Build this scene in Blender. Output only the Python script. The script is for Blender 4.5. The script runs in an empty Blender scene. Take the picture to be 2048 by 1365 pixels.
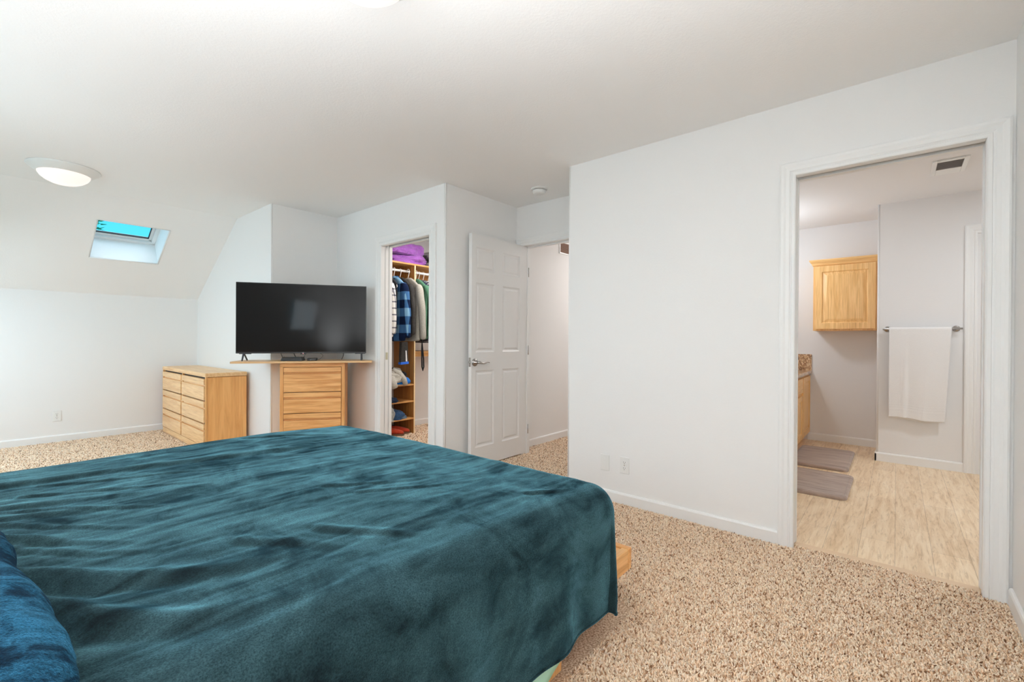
import bpy, bmesh, math, random
import numpy as np
from mathutils import Vector, Matrix, noise

random.seed(7)
R = math.radians
SC = bpy.context.scene
COL = SC.collection

# ------------------------------------------------------------------ camera
F_PX, YAW, PITCH, ROLL, CAM_H = 909.35, 49.772, -0.163, -0.344, 1.132
ya, pi_, ro = R(YAW), R(PITCH), R(ROLL)
fwd = Vector((math.sin(ya)*math.cos(pi_), math.cos(ya)*math.cos(pi_), math.sin(pi_)))
rt = Vector((math.cos(ya), -math.sin(ya), 0))
up = rt.cross(fwd)
r2 = rt*math.cos(ro) - up*math.sin(ro)
u2 = up*math.cos(ro) + rt*math.sin(ro)
cd = bpy.data.cameras.new('camera'); cam = bpy.data.objects.new('camera', cd); COL.objects.link(cam)
cd.sensor_width = 36; cd.sensor_fit = 'HORIZONTAL'; cd.lens = F_PX/2048*36
cd.clip_start = 0.02; cd.clip_end = 200
m = Matrix((r2, u2, -fwd)).transposed().to_4x4(); m.translation = Vector((0, 0, CAM_H))
cam.matrix_world = m
SC.camera = cam
SC.view_settings.view_transform = 'Standard'
SC.view_settings.look = 'None'
SC.view_settings.gamma = 1
SC.view_settings.use_curve_mapping = False
SC.view_settings.exposure = 0.37
SC.cycles.max_bounces = 10
SC.cycles.diffuse_bounces = 8
SC.cycles.use_denoising = True
SC.cycles.sample_clamp_indirect = 4

# ------------------------------------------------------------------ sky
w = bpy.data.worlds.new('sky'); SC.world = w; w.use_nodes = True
nt = w.node_tree; nt.nodes.clear()
o_ = nt.nodes.new('ShaderNodeOutputWorld'); bg = nt.nodes.new('ShaderNodeBackground')
tc = nt.nodes.new('ShaderNodeTexCoord'); sx = nt.nodes.new('ShaderNodeSeparateXYZ'); rp = nt.nodes.new('ShaderNodeValToRGB')
nt.links.new(tc.outputs['Generated'], sx.inputs[0]); nt.links.new(sx.outputs['Z'], rp.inputs[0])
rp.color_ramp.elements[0].position = 0.0; rp.color_ramp.elements[0].color = (0.16, 0.78, 1.0, 1)
rp.color_ramp.elements[1].position = 0.30; rp.color_ramp.elements[1].color = (0.04, 0.60, 0.95, 1)
nt.links.new(rp.outputs[0], bg.inputs[0]); bg.inputs[1].default_value = 1.0
nt.links.new(bg.outputs[0], o_.inputs[0])

# ------------------------------------------------------------------ big lights: daylight in two windows behind the camera and an added third
def area(name, loc, rot, sx_, sy_, power, col=(1, 1, 1), spread=180):
    l = bpy.data.lights.new(name, 'AREA'); l.shape = 'RECTANGLE'; l.size = sx_; l.size_y = sy_
    l.energy = power; l.color = col; l.spread = R(spread)
    o = bpy.data.objects.new(name, l); COL.objects.link(o); o.location = loc; o.rotation_euler = rot
    return o
DAY = (0.87, 0.94, 1.0)
area('window_daylight', (-0.93, 1.05, 1.545), (0, R(-80), 0), 0.50, 0.55, 5, DAY)
area('window_daylight', (-0.93, 3.45, 1.45), (0, R(-68), 0), 1.25, 1.5, 9, DAY)  # middle window added between the others to even out the light
area('window_daylight', (-0.93, 5.65, 1.35), (0, R(-38), 0), 1.05, 1.3, 29, (0.74, 0.89, 1.0))
def point(name, loc, power, col, rad=0.06):
    l = bpy.data.lights.new(name, 'POINT'); l.energy = power; l.color = col; l.shadow_soft_size = rad
    o = bpy.data.objects.new(name, l); COL.objects.link(o); o.location = loc
    return o
sun = bpy.data.lights.new('soft_daylight_from_above', 'SUN'); sun.energy = 1.9; sun.angle = R(50); sun.color = (0.94, 0.97, 1.0)
so_ = bpy.data.objects.new('soft_daylight_from_above', sun); COL.objects.link(so_); so_.location = (1, 6, 6); so_.rotation_euler = (R(4), 0, 0)
def down(name, loc, power, col, rad):
    l = bpy.data.lights.new(name, 'SPOT'); l.energy = power; l.color = col; l.shadow_soft_size = rad; l.spot_size = R(172); l.spot_blend = 0.6
    o = bpy.data.objects.new(name, l); COL.objects.link(o); o.location = loc; return o
down('lamp_glow', (0.856, 1.390, 2.300), 12, (0.95, 0.97, 1.0), 0.1)
down('lamp_glow', (0.447, 4.93, 2.300), 5, (1.0, 0.96, 0.93), 0.1)
bl_ = down('added_uplight_bed', (-0.50, 0.25, 0.62), 500, (0.92, 0.965, 1.0), 0.12); bl_.rotation_euler = (R(180), 0, 0); bl_.data.spot_size = R(126); bl_.data.spot_blend = 1.0  # unseen uplight added to brighten the ceiling by bounce
fl_ = down('added_uplight_middle', (-0.45, 2.80, 0.55), 62, (0.97, 0.98, 1.0), 0.15); fl_.rotation_euler = (R(180), 0, 0); fl_.data.spot_size = R(140); fl_.data.spot_blend = 1.0  # second unseen uplight, added to spread light over the ceiling
point('vanity_light', (5.3, 1.22, 1.93), 13, (0.84, 0.92, 1.0), 0.06)
area('bathroom_ceiling_light', (4.3, -1.0, 2.41), (0, 0, 0), 0.3, 0.3, 13.5, (0.86, 0.94, 1.0))
area('hall_ceiling_light', (5.2, 2.3, 2.41), (0, 0, 0), 0.3, 0.3, 11.5, (1.0, 0.95, 0.93))
area('closet_ceiling_light', (3.5, 3.65, 2.41), (0, 0, 0), 0.3, 0.3, 17, (1.0, 0.96, 0.92))

# ------------------------------------------------------------------ materials
def N(t, kind, **kw):
    n = t.nodes.new('ShaderNode'+kind)
    for k, v in kw.items():
        if hasattr(n, k): setattr(n, k, v)
        else: n.inputs[k.replace('_', ' ')].default_value = v
    return n
def base(name, col=(0.8, 0.8, 0.8), rough=0.5, metal=0.0, spec=0.5):
    mt = bpy.data.materials.new(name); mt.use_nodes = True; t = mt.node_tree
    b = t.nodes['Principled BSDF']
    b.inputs['Base Color'].default_value = (*col, 1); b.inputs['Roughness'].default_value = rough
    b.inputs['Metallic'].default_value = metal; b.inputs['Specular IOR Level'].default_value = spec
    return mt, t, b
def srgb(r, g, b):
    f = lambda c: (c/255/12.92 if c/255 <= .04045 else ((c/255+.055)/1.055)**2.4)
    return (f(r), f(g), f(b))
def ramp(t, stops):
    n = t.nodes.new('ShaderNodeValToRGB'); e = n.color_ramp.elements
    while len(e) < len(stops): e.new(0.5)
    for k, (p, c) in enumerate(stops):
        e[k].position = p; e[k].color = (*c, 1)
    return n
def coords(t, scale=(1, 1, 1), rot=(0, 0, 0)):
    c = t.nodes.new('ShaderNodeTexCoord'); mp = t.nodes.new('ShaderNodeMapping')
    mp.inputs['Scale'].default_value = scale; mp.inputs['Rotation'].default_value = rot
    t.links.new(c.outputs['Object'], mp.inputs[0]); return mp
def noise_tex(t, vec, scale, detail=3, rough=0.5, dist=0.0):
    n = N(t, 'TexNoise'); n.inputs['Scale'].default_value = scale; n.inputs['Detail'].default_value = detail
    n.inputs['Roughness'].default_value = rough; n.inputs['Distortion'].default_value = dist
    t.links.new(vec.outputs[0], n.inputs['Vector']); return n
def bump(t, b, h, strength=0.2, dist=0.01):
    n = t.nodes.new('ShaderNodeBump'); n.inputs['Strength'].default_value = strength; n.inputs['Distance'].default_value = dist
    t.links.new(h, n.inputs['Height']); t.links.new(n.outputs[0], b.inputs['Normal']); return n
def mixc(t, fac, a, b_, mode='MIX'):
    n = t.nodes.new('ShaderNodeMix'); n.data_type = 'RGBA'; n.blend_type = mode
    for s, v in ((0, fac), (6, a), (7, b_)):
        if hasattr(v, 'is_linked') or hasattr(v, 'links'): t.links.new(v, n.inputs[s])
        elif s == 0: n.inputs[0].default_value = v
        else: n.inputs[s].default_value = (*v, 1)
    return n.outputs[2]

def paint(name, col, tex=0.12, rough=0.75):
    mt, t, b = base(name, col, rough, spec=0.25)
    c = coords(t); n = noise_tex(t, c, 90, 3, 0.6); bump(t, b, n.outputs[0], tex, 0.004)
    return mt
M = {}
M['wall'] = paint('white_wall_paint', (0.84, 0.835, 0.825))
M['ceiling'] = paint('white_ceiling_paint', (0.925, 0.922, 0.915), 0.25)
M['bath_wall'] = paint('warm_bathroom_paint', (0.80, 0.79, 0.785))
M['trim'] = base('white_trim_enamel', (0.84, 0.84, 0.83), 0.35)[0]
M['door'] = base('white_door_enamel', (0.80, 0.79, 0.775), 0.38)[0]
M['plastic'] = base('white_plastic', (0.82, 0.82, 0.80), 0.3)[0]
M['dark'] = base('dark_slot', (0.02, 0.02, 0.02), 0.6)[0]
M['grey_slot'] = base('grey_track', (0.16, 0.15, 0.14), 0.6)[0]
M['black'] = base('black_plastic', (0.012, 0.012, 0.013), 0.35)[0]
M['gunmetal'] = base('gunmetal_plastic', (0.07, 0.075, 0.09), 0.35, 0.3)[0]
M['screen'] = base('black_screen_glass', (0.009, 0.009, 0.009), 0.07, spec=0.12)[0]
M['nickel'] = base('brushed_nickel', (0.45, 0.43, 0.41), 0.25, 1.0)[0]
M['chrome'] = base('chrome', (0.75, 0.75, 0.76), 0.12, 1.0)[0]
M['hanger'] = base('white_hanger_plastic', (0.85, 0.85, 0.84), 0.35)[0]

def wood(name, light, dark, axis='x', rough=0.38, fine=1.0, contrast=1.0):
    mt, t, b = base(name, light, rough, spec=0.4)
    s = {'x': (0.9, 14, 14), 'y': (14, 0.9, 14), 'z': (14, 14, 0.9)}[axis]
    s2 = {'x': (5, 190, 190), 'y': (190, 5, 190), 'z': (190, 190, 5)}[axis]
    c = coords(t, s); n = noise_tex(t, c, 1.6, 4, 0.6, 1.2)
    md = tuple((a+d)/2 for a, d in zip(light, dark))
    rr = ramp(t, [(0.30, dark), (0.47, md), (0.62, light)]); t.links.new(n.outputs[0], rr.inputs[0])
    c2 = coords(t, s2); n2 = noise_tex(t, c2, 1.0, 2, 0.5)
    r2_ = ramp(t, [(0.36, (0.74, 0.67, 0.58)), (0.52, (1, 1, 1))]); t.links.new(n2.outputs[0], r2_.inputs[0])
    col = mixc(t, 0.55*fine, rr.outputs[0], r2_.outputs[0], 'MULTIPLY')
    t.links.new(col, b.inputs['Base Color'])
    bump(t, b, n2.outputs[0], 0.08, 0.002)
    return mt
OL, OD = srgb(240, 188, 126), srgb(210, 146, 82)
M['oak_x'] = wood('golden_oak_along', OL, OD, 'x')
M['oak_y'] = wood('golden_oak_across', OL, OD, 'y')
M['oak_z'] = wood('golden_oak_upright', OL, OD, 'z')
M['drawer_y'] = wood('light_bleached_oak_fronts', srgb(246, 208, 158), srgb(228, 180, 124), 'y', 0.34)  # paleness of the brightly lit front and top put into the colour
M['side_z'] = wood('oak_veneer_side', srgb(242, 186, 118), srgb(224, 160, 92), 'z', 0.45, 0.5)
M['cab_z'] = wood('honey_oak_upright', srgb(244, 200, 138), srgb(224, 172, 106), 'z')
M['cab_y'] = wood('honey_oak_across', srgb(244, 200, 138), srgb(224, 172, 106), 'y')
M['cab_x'] = wood('honey_oak_long', srgb(244, 200, 138), srgb(224, 172, 106), 'x')
M['closet_z'] = wood('closet_oak_upright', srgb(196, 140, 78), srgb(160, 104, 50), 'z')
M['closet_x'] = wood('closet_oak_along', srgb(220, 168, 104), srgb(186, 130, 70), 'x')
M['board'] = wood('particle_shelf_board', srgb(226, 188, 140), srgb(204, 160, 108), 'x', 0.4, 0.4)

def carpet_mat():
    mt, t, b = base('shag_carpet_yarn', (0.5, 0.4, 0.3), 0.95, spec=0.1)
    a = t.nodes.new('ShaderNodeAttribute'); a.attribute_name = 'yarn'
    t.links.new(a.outputs['Color'], b.inputs['Base Color'])
    return mt
M['yarn'] = carpet_mat()
mt, t, b = base('carpet_backing', srgb(150, 122, 98), 0.95, spec=0.1)
c = coords(t); n = noise_tex(t, c, 130, 3, 0.7)
rr = ramp(t, [(0.35, srgb(150, 118, 92)), (0.5, srgb(206, 176, 148)), (0.62, srgb(238, 218, 194))])
t.links.new(n.outputs[0], rr.inputs[0]); t.links.new(rr.outputs[0], b.inputs['Base Color']); bump(t, b, n.outputs[0], 0.7, 0.01)
M['carpet'] = mt

def vinyl():
    mt, t, b = base('vinyl_plank_floor', (0.6, 0.5, 0.38), 0.36, spec=0.4)
    c = coords(t)
    br = N(t, 'TexBrick'); br.offset = 0.37; br.inputs['Scale'].default_value = 1.0
    br.inputs['Brick Width'].default_value = 0.92; br.inputs['Row Height'].default_value = 0.152
    br.inputs['Mortar Size'].default_value = 0.0016; br.inputs['Mortar Smooth'].default_value = 0.3; br.inputs['Bias'].default_value = 0
    br.inputs['Color1'].default_value = (*srgb(240, 214, 178), 1); br.inputs['Color2'].default_value = (*srgb(214, 184, 146), 1)
    br.inputs['Mortar'].default_value = (*srgb(150, 118, 84), 1)
    t.links.new(c.outputs[0], br.inputs['Vector'])
    c2 = coords(t, (1.6, 15, 1)); n = noise_tex(t, c2, 1.7, 6, 0.7, 0.9)
    r1 = ramp(t, [(0.34, srgb(196, 160, 118)), (0.5, srgb(234, 210, 178)), (0.66, srgb(252, 236, 210))]); t.links.new(n.outputs[0], r1.inputs[0])
    col = mixc(t, 0.5, br.outputs[0], r1.outputs[0])
    c3 = coords(t, (7, 70, 1)); n3 = noise_tex(t, c3, 1.0, 4, 0.7, 0.8)
    r3 = ramp(t, [(0.36, (0.66, 0.60, 0.52)), (0.46, (1, 1, 1))]); t.links.new(n3.outputs[0], r3.inputs[0])
    col = mixc(t, 0.6, col, r3.outputs[0], 'MULTIPLY')
    t.links.new(col, b.inputs['Base Color']); return mt
M['vinyl'] = vinyl()

def granite():
    mt, t, b = base('brown_granite', (0.4, 0.3, 0.2), 0.15, spec=0.6)
    c = coords(t); n = noise_tex(t, c, 38, 5, 0.7, 1.0)
    rr = ramp(t, [(0.32, srgb(70, 46, 34)), (0.44, srgb(150, 108, 76)), (0.53, srgb(206, 168, 126)), (0.62, srgb(228, 204, 172)), (0.72, srgb(120, 84, 62))])
    t.links.new(n.outputs[0], rr.inputs[0]); t.links.new(rr.outputs[0], b.inputs['Base Color']); return mt
M['granite'] = granite()

def plush(name, c_dark, c_light, sheen_t, sheen=0.8, stretch=(1, 1, 1), scale=2.2, lo=0.38, hi=0.62, fuzz=0.25):
    mt, t, b = base(name, c_dark, 0.92, spec=0.12)
    c = coords(t, stretch); n = noise_tex(t, c, scale, 7, 0.62, 1.1)
    c1 = coords(t, (0.8, 5.5, 2)); n1 = noise_tex(t, c1, 2.6, 5, 0.6, 0.9)
    mm = N(t, 'Math', operation='MULTIPLY_ADD'); t.links.new(n1.outputs[0], mm.inputs[0]); mm.inputs[1].default_value = 0.45
    m2 = N(t, 'Math', operation='MULTIPLY'); t.links.new(n.outputs[0], m2.inputs[0]); m2.inputs[1].default_value = 0.55
    t.links.new(m2.outputs[0], mm.inputs[2])
    rr = ramp(t, [(lo, c_dark), (hi, c_light)]); t.links.new(mm.outputs[0], rr.inputs[0])
    c2 = coords(t); n2 = noise_tex(t, c2, 300, 3, 0.7)
    r2_ = ramp(t, [(0.32, (0.42, 0.46, 0.48)), (0.68, (1.5, 1.46, 1.44))]); t.links.new(n2.outputs[0], r2_.inputs[0])
    col = mixc(t, 1.0, rr.outputs[0], r2_.outputs[0], 'MULTIPLY')
    t.links.new(col, b.inputs['Base Color'])
    b.inputs['Sheen Weight'].default_value = sheen; b.inputs['Sheen Roughness'].default_value = 0.42
    st = ramp(t, [(lo+.03, tuple(q*q*.35 for q in sheen_t)), (hi-.03, sheen_t)]); t.links.new(mm.outputs[0], st.inputs[0]); t.links.new(mixc(t, 0.8, st.outputs[0], r2_.outputs[0], 'MULTIPLY'), b.inputs['Sheen Tint'])
    bump(t, b, n2.outputs[0], fuzz, 0.004)
    return mt
M['blanket'] = plush('teal_velvet_fleece', srgb(2, 8, 11), srgb(36, 56, 60), srgb(124, 194, 212), 0.78, (1, 1, 1), 5.0, .37, .62)
M['plush_pillow'] = plush('blue_fluffy_fleece', srgb(2, 18, 30), srgb(18, 66, 92), srgb(90, 170, 205), 0.5, (3, 3, 3), 6, 0.42, 0.6, 1.0)
M['mint'] = base('mint_cotton_sheet', srgb(178, 226, 208), 0.85, spec=0.2)[0]
M['mattress'] = base('white_mattress_ticking', (0.75, 0.75, 0.74), 0.9)[0]

def cloth(name, col, var=0.25, scale=60, rough=0.9, sheen=0.15):
    mt, t, b = base(name, col, rough, spec=0.15)
    c = coords(t); n = noise_tex(t, c, scale, 4, 0.65)
    d = tuple(x*(1-var) for x in col); l = tuple(min(1, x*(1+var)) for x in col)
    rr = ramp(t, [(0.35, d), (0.65, l)]); t.links.new(n.outputs[0], rr.inputs[0]); t.links.new(rr.outputs[0], b.inputs['Base Color'])
    b.inputs['Sheen Weight'].default_value = sheen
    return mt
def plaid(name, c0, c1, c2, k=0.075, duty=0.5, thin=None, off=0.0):
    mt, t, b = base(name, c0, 0.9, spec=0.15)
    c = t.nodes.new('ShaderNodeTexCoord'); s = t.nodes.new('ShaderNodeSeparateXYZ'); t.links.new(c.outputs['Object'], s.inputs[0])
    sm = N(t, 'Math', operation='ADD'); t.links.new(s.outputs['X'], sm.inputs[0]); t.links.new(s.outputs['Y'], sm.inputs[1])
    bands = []
    for src in (sm.outputs[0], s.outputs['Z']):
        a = N(t, 'Math', operation='ADD'); t.links.new(src, a.inputs[0]); a.inputs[1].default_value = 50+off
        q = N(t, 'Math', operation='MODULO'); t.links.new(a.outputs[0], q.inputs[0]); q.inputs[1].default_value = k*2
        g = N(t, 'Math', operation='GREATER_THAN'); t.links.new(q.outputs[0], g.inputs[0]); g.inputs[1].default_value = k*2*(1-duty)
        bands.append(g)
    sm2 = N(t, 'Math', operation='ADD'); t.links.new(bands[0].outputs[0], sm2.inputs[0]); t.links.new(bands[1].outputs[0], sm2.inputs[1])
    hf = N(t, 'Math', operation='MULTIPLY'); t.links.new(sm2.outputs[0], hf.inputs[0]); hf.inputs[1].default_value = 0.5
    rr = ramp(t, [(0.0, c0), (0.3, c1), (0.8, c2)]); rr.color_ramp.interpolation = 'CONSTANT'
    t.links.new(hf.outputs[0], rr.inputs[0]); t.links.new(rr.outputs[0], b.inputs['Base Color'])
    return mt

# ------------------------------------------------------------------ mesh helpers
class MB:
    def __init__(s): s.v = []; s.f = []
    def add(s, vs, fs):
        k = len(s.v); s.v += [tuple(x) for x in vs]; s.f += [tuple(i+k for i in f) for f in fs]; return s
    def box(s, x0, x1, y0, y1, z0, z1):
        x0, x1 = sorted((x0, x1)); y0, y1 = sorted((y0, y1)); z0, z1 = sorted((z0, z1))
        return s.add([(x0,y0,z0),(x1,y0,z0),(x1,y1,z0),(x0,y1,z0),(x0,y0,z1),(x1,y0,z1),(x1,y1,z1),(x0,y1,z1)],
            [(0,3,2,1),(4,5,6,7),(0,1,5,4),(1,2,6,5),(2,3,7,6),(3,0,4,7)])
    def prism(s, poly, fn, a, b):
        n = len(poly); v = [fn(p, a) for p in poly]+[fn(p, b) for p in poly]
        f = [tuple(range(n))[::-1], tuple(range(n, 2*n))]+[(i, (i+1) % n, n+(i+1) % n, n+i) for i in range(n)]
        return s.add(v, f)
    def tube(s, pts, r, n=8, cap=True):
        pts = [Vector(p) for p in pts]; rs = r if isinstance(r, (list, tuple)) else [r]*len(pts)
        vs = []; fs = []; prev = None
        for i, p in enumerate(pts):
            d = (pts[min(i+1, len(pts)-1)]-pts[max(i-1, 0)]).normalized()
            if prev is None:
                a = Vector((0, 0, 1)) if abs(d.z) < 0.9 else Vector((1, 0, 0)); u = d.cross(a).normalized()
            else: u = (prev-d*prev.dot(d)).normalized()
            prev = u; w_ = d.cross(u)
            for k in range(n):
                t_ = 2*math.pi*k/n; vs.append(p+(u*math.cos(t_)+w_*math.sin(t_))*rs[i])
        for i in range(len(pts)-1):
            for k in range(n): fs.append((i*n+k, i*n+(k+1) % n, (i+1)*n+(k+1) % n, (i+1)*n+k))
        if cap: fs += [tuple(range(n))[::-1], tuple(range((len(pts)-1)*n, len(pts)*n))]
        return s.add(vs, fs)
    def lathe(s, prof, c=(0, 0, 0), n=32, axis='z', cap=True):
        vs = []; fs = []
        for (r, h) in prof:
            for k in range(n):
                a = 2*math.pi*k/n; x, y = r*math.cos(a), r*math.sin(a)
                p = {'z': (x, y, h), 'y': (x, h, y), 'x': (h, x, y)}[axis]
                vs.append((p[0]+c[0], p[1]+c[1], p[2]+c[2]))
        for i in range(len(prof)-1):
            for k in range(n): fs.append((i*n+k, i*n+(k+1) % n, (i+1)*n+(k+1) % n, (i+1)*n+k))
        if cap: fs += [tuple(range(n))[::-1], tuple(range((len(prof)-1)*n, len(prof)*n))]
        return s.add(vs, fs)
    def loops(s, rings, close=True, cap0=False, cap1=True):
        n = len(rings[0]); vs = [p for r_ in rings for p in r_]; fs = []
        for i in range(len(rings)-1):
            for k in range(n if close else n-1): fs.append((i*n+k, i*n+(k+1) % n, (i+1)*n+(k+1) % n, (i+1)*n+k))
        if cap0: fs.append(tuple(range(n))[::-1])
        if cap1: fs.append(tuple(range((len(rings)-1)*n, len(rings)*n)))
        return s.add(vs, fs)
    def grid(s, fn, nu, nv):
        vs = [fn(i/(nu-1), j/(nv-1)) for i in range(nu) for j in range(nv)]
        return s.add(vs, [(i*nv+j, (i+1)*nv+j, (i+1)*nv+j+1, i*nv+j+1) for i in range(nu-1) for j in range(nv-1)])

def obj(name, mb, mat, parent=None, bevel=0.0, smooth=False, seg=2, label=None, fix=True):
    me = bpy.data.meshes.new(name); me.from_pydata(mb.v, [], mb.f); me.validate()
    if fix:
        bm = bmesh.new(); bm.from_mesh(me); bmesh.ops.recalc_face_normals(bm, faces=bm.faces); bm.to_mesh(me); bm.free()
    mat = M[mat] if isinstance(mat, str) else mat
    me.materials.append(mat)
    o = bpy.data.objects.new(name, me); COL.objects.link(o)
    if parent: o.parent = parent
    if smooth:
        for p in me.polygons: p.use_smooth = True
    if bevel:
        b_ = o.modifiers.new('bevel', 'BEVEL'); b_.width = bevel; b_.segments = seg; b_.limit_method = 'ANGLE'; b_.angle_limit = R(40)
        b_.harden_normals = False
    if label: o['label'] = label
    return o
def tag(o, label, cat, group=None, kind=None):
    o['label'] = label; o['category'] = cat
    if group: o['group'] = group
    if kind: o['kind'] = kind
    return o
def thing(name, label, cat, loc=(0, 0, 0), rz=0, group=None):
    o = bpy.data.objects.new(name, None); COL.objects.link(o); o.location = loc; o.rotation_euler = (0, 0, rz)
    o.empty_display_size = 0.1
    return tag(o, label, cat, group)
def struct(name, mb, mat, parent=None, label=None, cat=None, **kw):
    o = obj(name, mb, mat, parent, **kw)
    if not parent:
        o['kind'] = 'structure'; o['label'] = label; o['category'] = cat
    return o
def bx(*a): return MB().box(*a)
def subsurf(o, n=1):
    s_ = o.modifiers.new('subdivision', 'SUBSURF'); s_.levels = n; s_.render_levels = n; return o

# ------------------------------------------------------------------ setting
H = 2.44
XB, XW, XC, XE, XL = -0.95, 2.896, 2.54, 3.4715, 1.856       # back wall, big wall, closet wall, entry wall, left wall
Y0, Y1, YS, YT, YK = -0.387, 1.897, 2.884, 4.635, 6.887
ZK, YSL = 1.622, 5.520
T = 0.12
# floors
struct('floor', bx(XB-T, 2.945, Y0-T, YK+T, -0.1, 0).box(2.945, 7.5, Y1-T, 4.95, -0.1, 0), 'carpet', label='beige and brown flecked shag carpet floor of the bedroom, closet and hall', cat='floor')
struct('floor', bx(2.945, 6.4, -1.9, 1.45, -0.1, 0.0), 'vinyl', label='pale wood-look vinyl plank floor of the bathroom', cat='floor')
# ceilings
struct('ceiling', bx(XB-T, 2.896, Y0-T, YSL, H, H+0.12).box(2.896, 7.5, Y1-T, 4.95, H, H+0.12), 'ceiling', label='flat white ceiling over the bedroom, closet and hall', cat='ceiling')
struct('ceiling', bx(2.896, 6.4, -1.9, Y1-T, H, H+0.12), 'bath_wall', label='flat pale ceiling of the bathroom', cat='ceiling')
# sloped ceiling with the skylight opening (local frame: u = world x, v = down the slope, w = outwards)
sl_len = math.hypot(YK-YSL, H-ZK); sv = Vector((0, (YK-YSL)/sl_len, -(H-ZK)/sl_len)); sn = Vector((0, (H-ZK)/sl_len, (YK-YSL)/sl_len))
SP = Vector((0, YSL, H))
def slope(u, v, w_): return tuple(SP+Vector((u, 0, 0))+sv*v+sn*w_)
def sbox(mb, u0, u1, v0, v1, w0, w1):
    vs = [slope(u, v, w_) for w_ in (w0, w1) for (u, v) in ((u0, v0), (u1, v0), (u1, v1), (u0, v1))]
    return mb.add(vs, [(0,3,2,1),(4,5,6,7),(0,1,5,4),(1,2,6,5),(2,3,7,6),(3,0,4,7)])
su0, su1 = 0.755, 1.327
sv0 = (5.826-YSL)*sl_len/(YK-YSL); sv1 = (6.335-YSL)*sl_len/(YK-YSL)
TS = 0.30
sm = MB()
for q in ((XB-T, su0, -0.02, sl_len+0.15), (su1, XL+T, -0.02, sl_len+0.15), (su0, su1, -0.02, sv0), (su0, su1, sv1, sl_len+0.15)): sbox(sm, q[0], q[1], q[2], q[3], 0, TS)
struct('ceiling', sm, 'ceiling', label='sloping white ceiling above the low knee wall', cat='ceiling')
# bead around the skylight well, window in it
win = thing('window_1', 'small skylight window in the sloping ceiling with white frame', 'window'); win['kind'] = 'structure'
fm = MB(); fw_ = 0.036
g0, g1, h0, h1 = su0-0.07, su1+0.0, sv0, sv1
for q in ((g0, g0+fw_, h0, h1), (g1-fw_, g1, h0, h1), (g0, g1, h0, h0+fw_), (g0, g1, h1-fw_, h1)): sbox(fm, *q, TS-0.03, TS+0.02)
for q in ((g0+fw_, g0+2*fw_-.01, h0+fw_, h1-fw_), (g1-2*fw_+.01, g1-fw_, h0+fw_, h1-fw_), (g0+fw_, g1-fw_, h0+fw_, h0+2*fw_-.01), (g0+fw_, g1-fw_, h1-2*fw_+.01, h1-fw_)): sbox(fm, *q, TS-0.005, TS+0.03)
obj('window_frame', fm, 'trim', win, bevel=0.003)
gk = MB()
i0, i1, j0, j1 = g0+2*fw_-.01, g1-2*fw_+.01, h0+2*fw_-.01, h1-2*fw_+.01
for q in ((i0, i0+.006, j0, j1), (i1-.006, i1, j0, j1), (i0, i1, j0, j0+.006), (i0, i1, j1-.006, j1)): sbox(gk, *q, TS+0.0, TS+0.02)
obj('gasket', gk, 'dark', win)
mt, t, b = base('window_glass', (1, 1, 1), 0.0); b.inputs['Transmission Weight'].default_value = 1.0; b.inputs['IOR'].default_value = 1.05
M['glass'] = mt
gm = MB(); sbox(gm, i0, i1, j0, j1, TS+0.012, TS+0.016); obj('glass_pane', gm, 'glass', win)
bd = MB()
for (a, b2) in (((su0, sv0), (su1, sv0)), ((su1, sv0), (su1, sv1)), ((su1, sv1), (su0, sv1)), ((su0, sv1), (su0, sv0))):
    bd.tube([slope(a[0], a[1], 0.006), slope(b2[0], b2[1], 0.006)], 0.009, 10)
struct('trim_1', bd, 'trim', smooth=True, label='rounded white bead around the skylight well', cat='trim')

# walls
def wallbox(name, mb, mat, label, **kw): return struct(name, mb, mat, label=label, cat='wall', **kw)
BY0, BY1, BZ = -0.312, 0.440, 2.049          # rough bathroom door opening
wallbox('wall_right', bx(XW, XW+T, Y0-T, BY0, 0, H).box(XW, XW+T, BY1, Y1-0.004, 0, H).box(XW+.03, XW+T-.03, BY0, BY1, BZ+.06, H).box(XW, XW+.03, BY0, BY1, BZ, H).box(XW+T-.03, XW+T, BY0, BY1, BZ, H), 'wall', 'long white wall with the bathroom doorway')
wallbox('wall_return', bx(XW+T, XE+T, Y1-T, Y1, 0, H), 'wall', 'short white wall behind the bathroom wall end')
EY0, EY1, EZ = 2.00, 2.815, 2.065
wallbox('wall_entry', bx(XE, XE+T, Y1, EY0, 0, H).box(XE, XE+T, EY1, YS, 0, H).box(XE, XE+T, EY0, EY1, EZ, H), 'wall', 'white wall around the hall doorway')
wallbox('wall_alcove', bx(XC, XE+T, YS, YS+T, 0, H), 'wall', 'white side wall behind the open panel door')
CY0, CY1, CZ = 3.070, 3.815, 2.045
wallbox('wall_closet', bx(XC, XC+T, YS+T, CY0, 0, H).box(XC, XC+T, CY1, YT+T+.1, 0, H).box(XC+.03, XC+T-.03, CY0, CY1, CZ+.05, H).box(XC, XC+.03, CY0, CY1, CZ, H).box(XC+T-.03, XC+T, CY0, CY1, CZ, H), 'wall', 'white wall with the closet doorway')
wallbox('wall_nook', bx(XL+T, XC, YT, YT+T, 0, H), 'wall', 'short white wall behind the television')
lw = MB().prism([(YT, 0), (YK+0.05, 0), (YK+0.05, ZK), (YSL, H), (YT, H)], lambda p, a: (a, p[0], p[1]), XL, XL+T)
wallbox('wall_left', lw, 'wall', 'white side wall with sloped top beside the long dresser')
wallbox('wall_knee', bx(XB-T, XL+T, YK, YK+T, 0, ZK), 'wall', 'low white knee wall under the sloping ceiling')
wallbox('wall_near', bx(XB-T, XW, Y0-T, Y0, 0, H), 'wall', 'white wall at the right edge beside the bathroom doorway')
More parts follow.
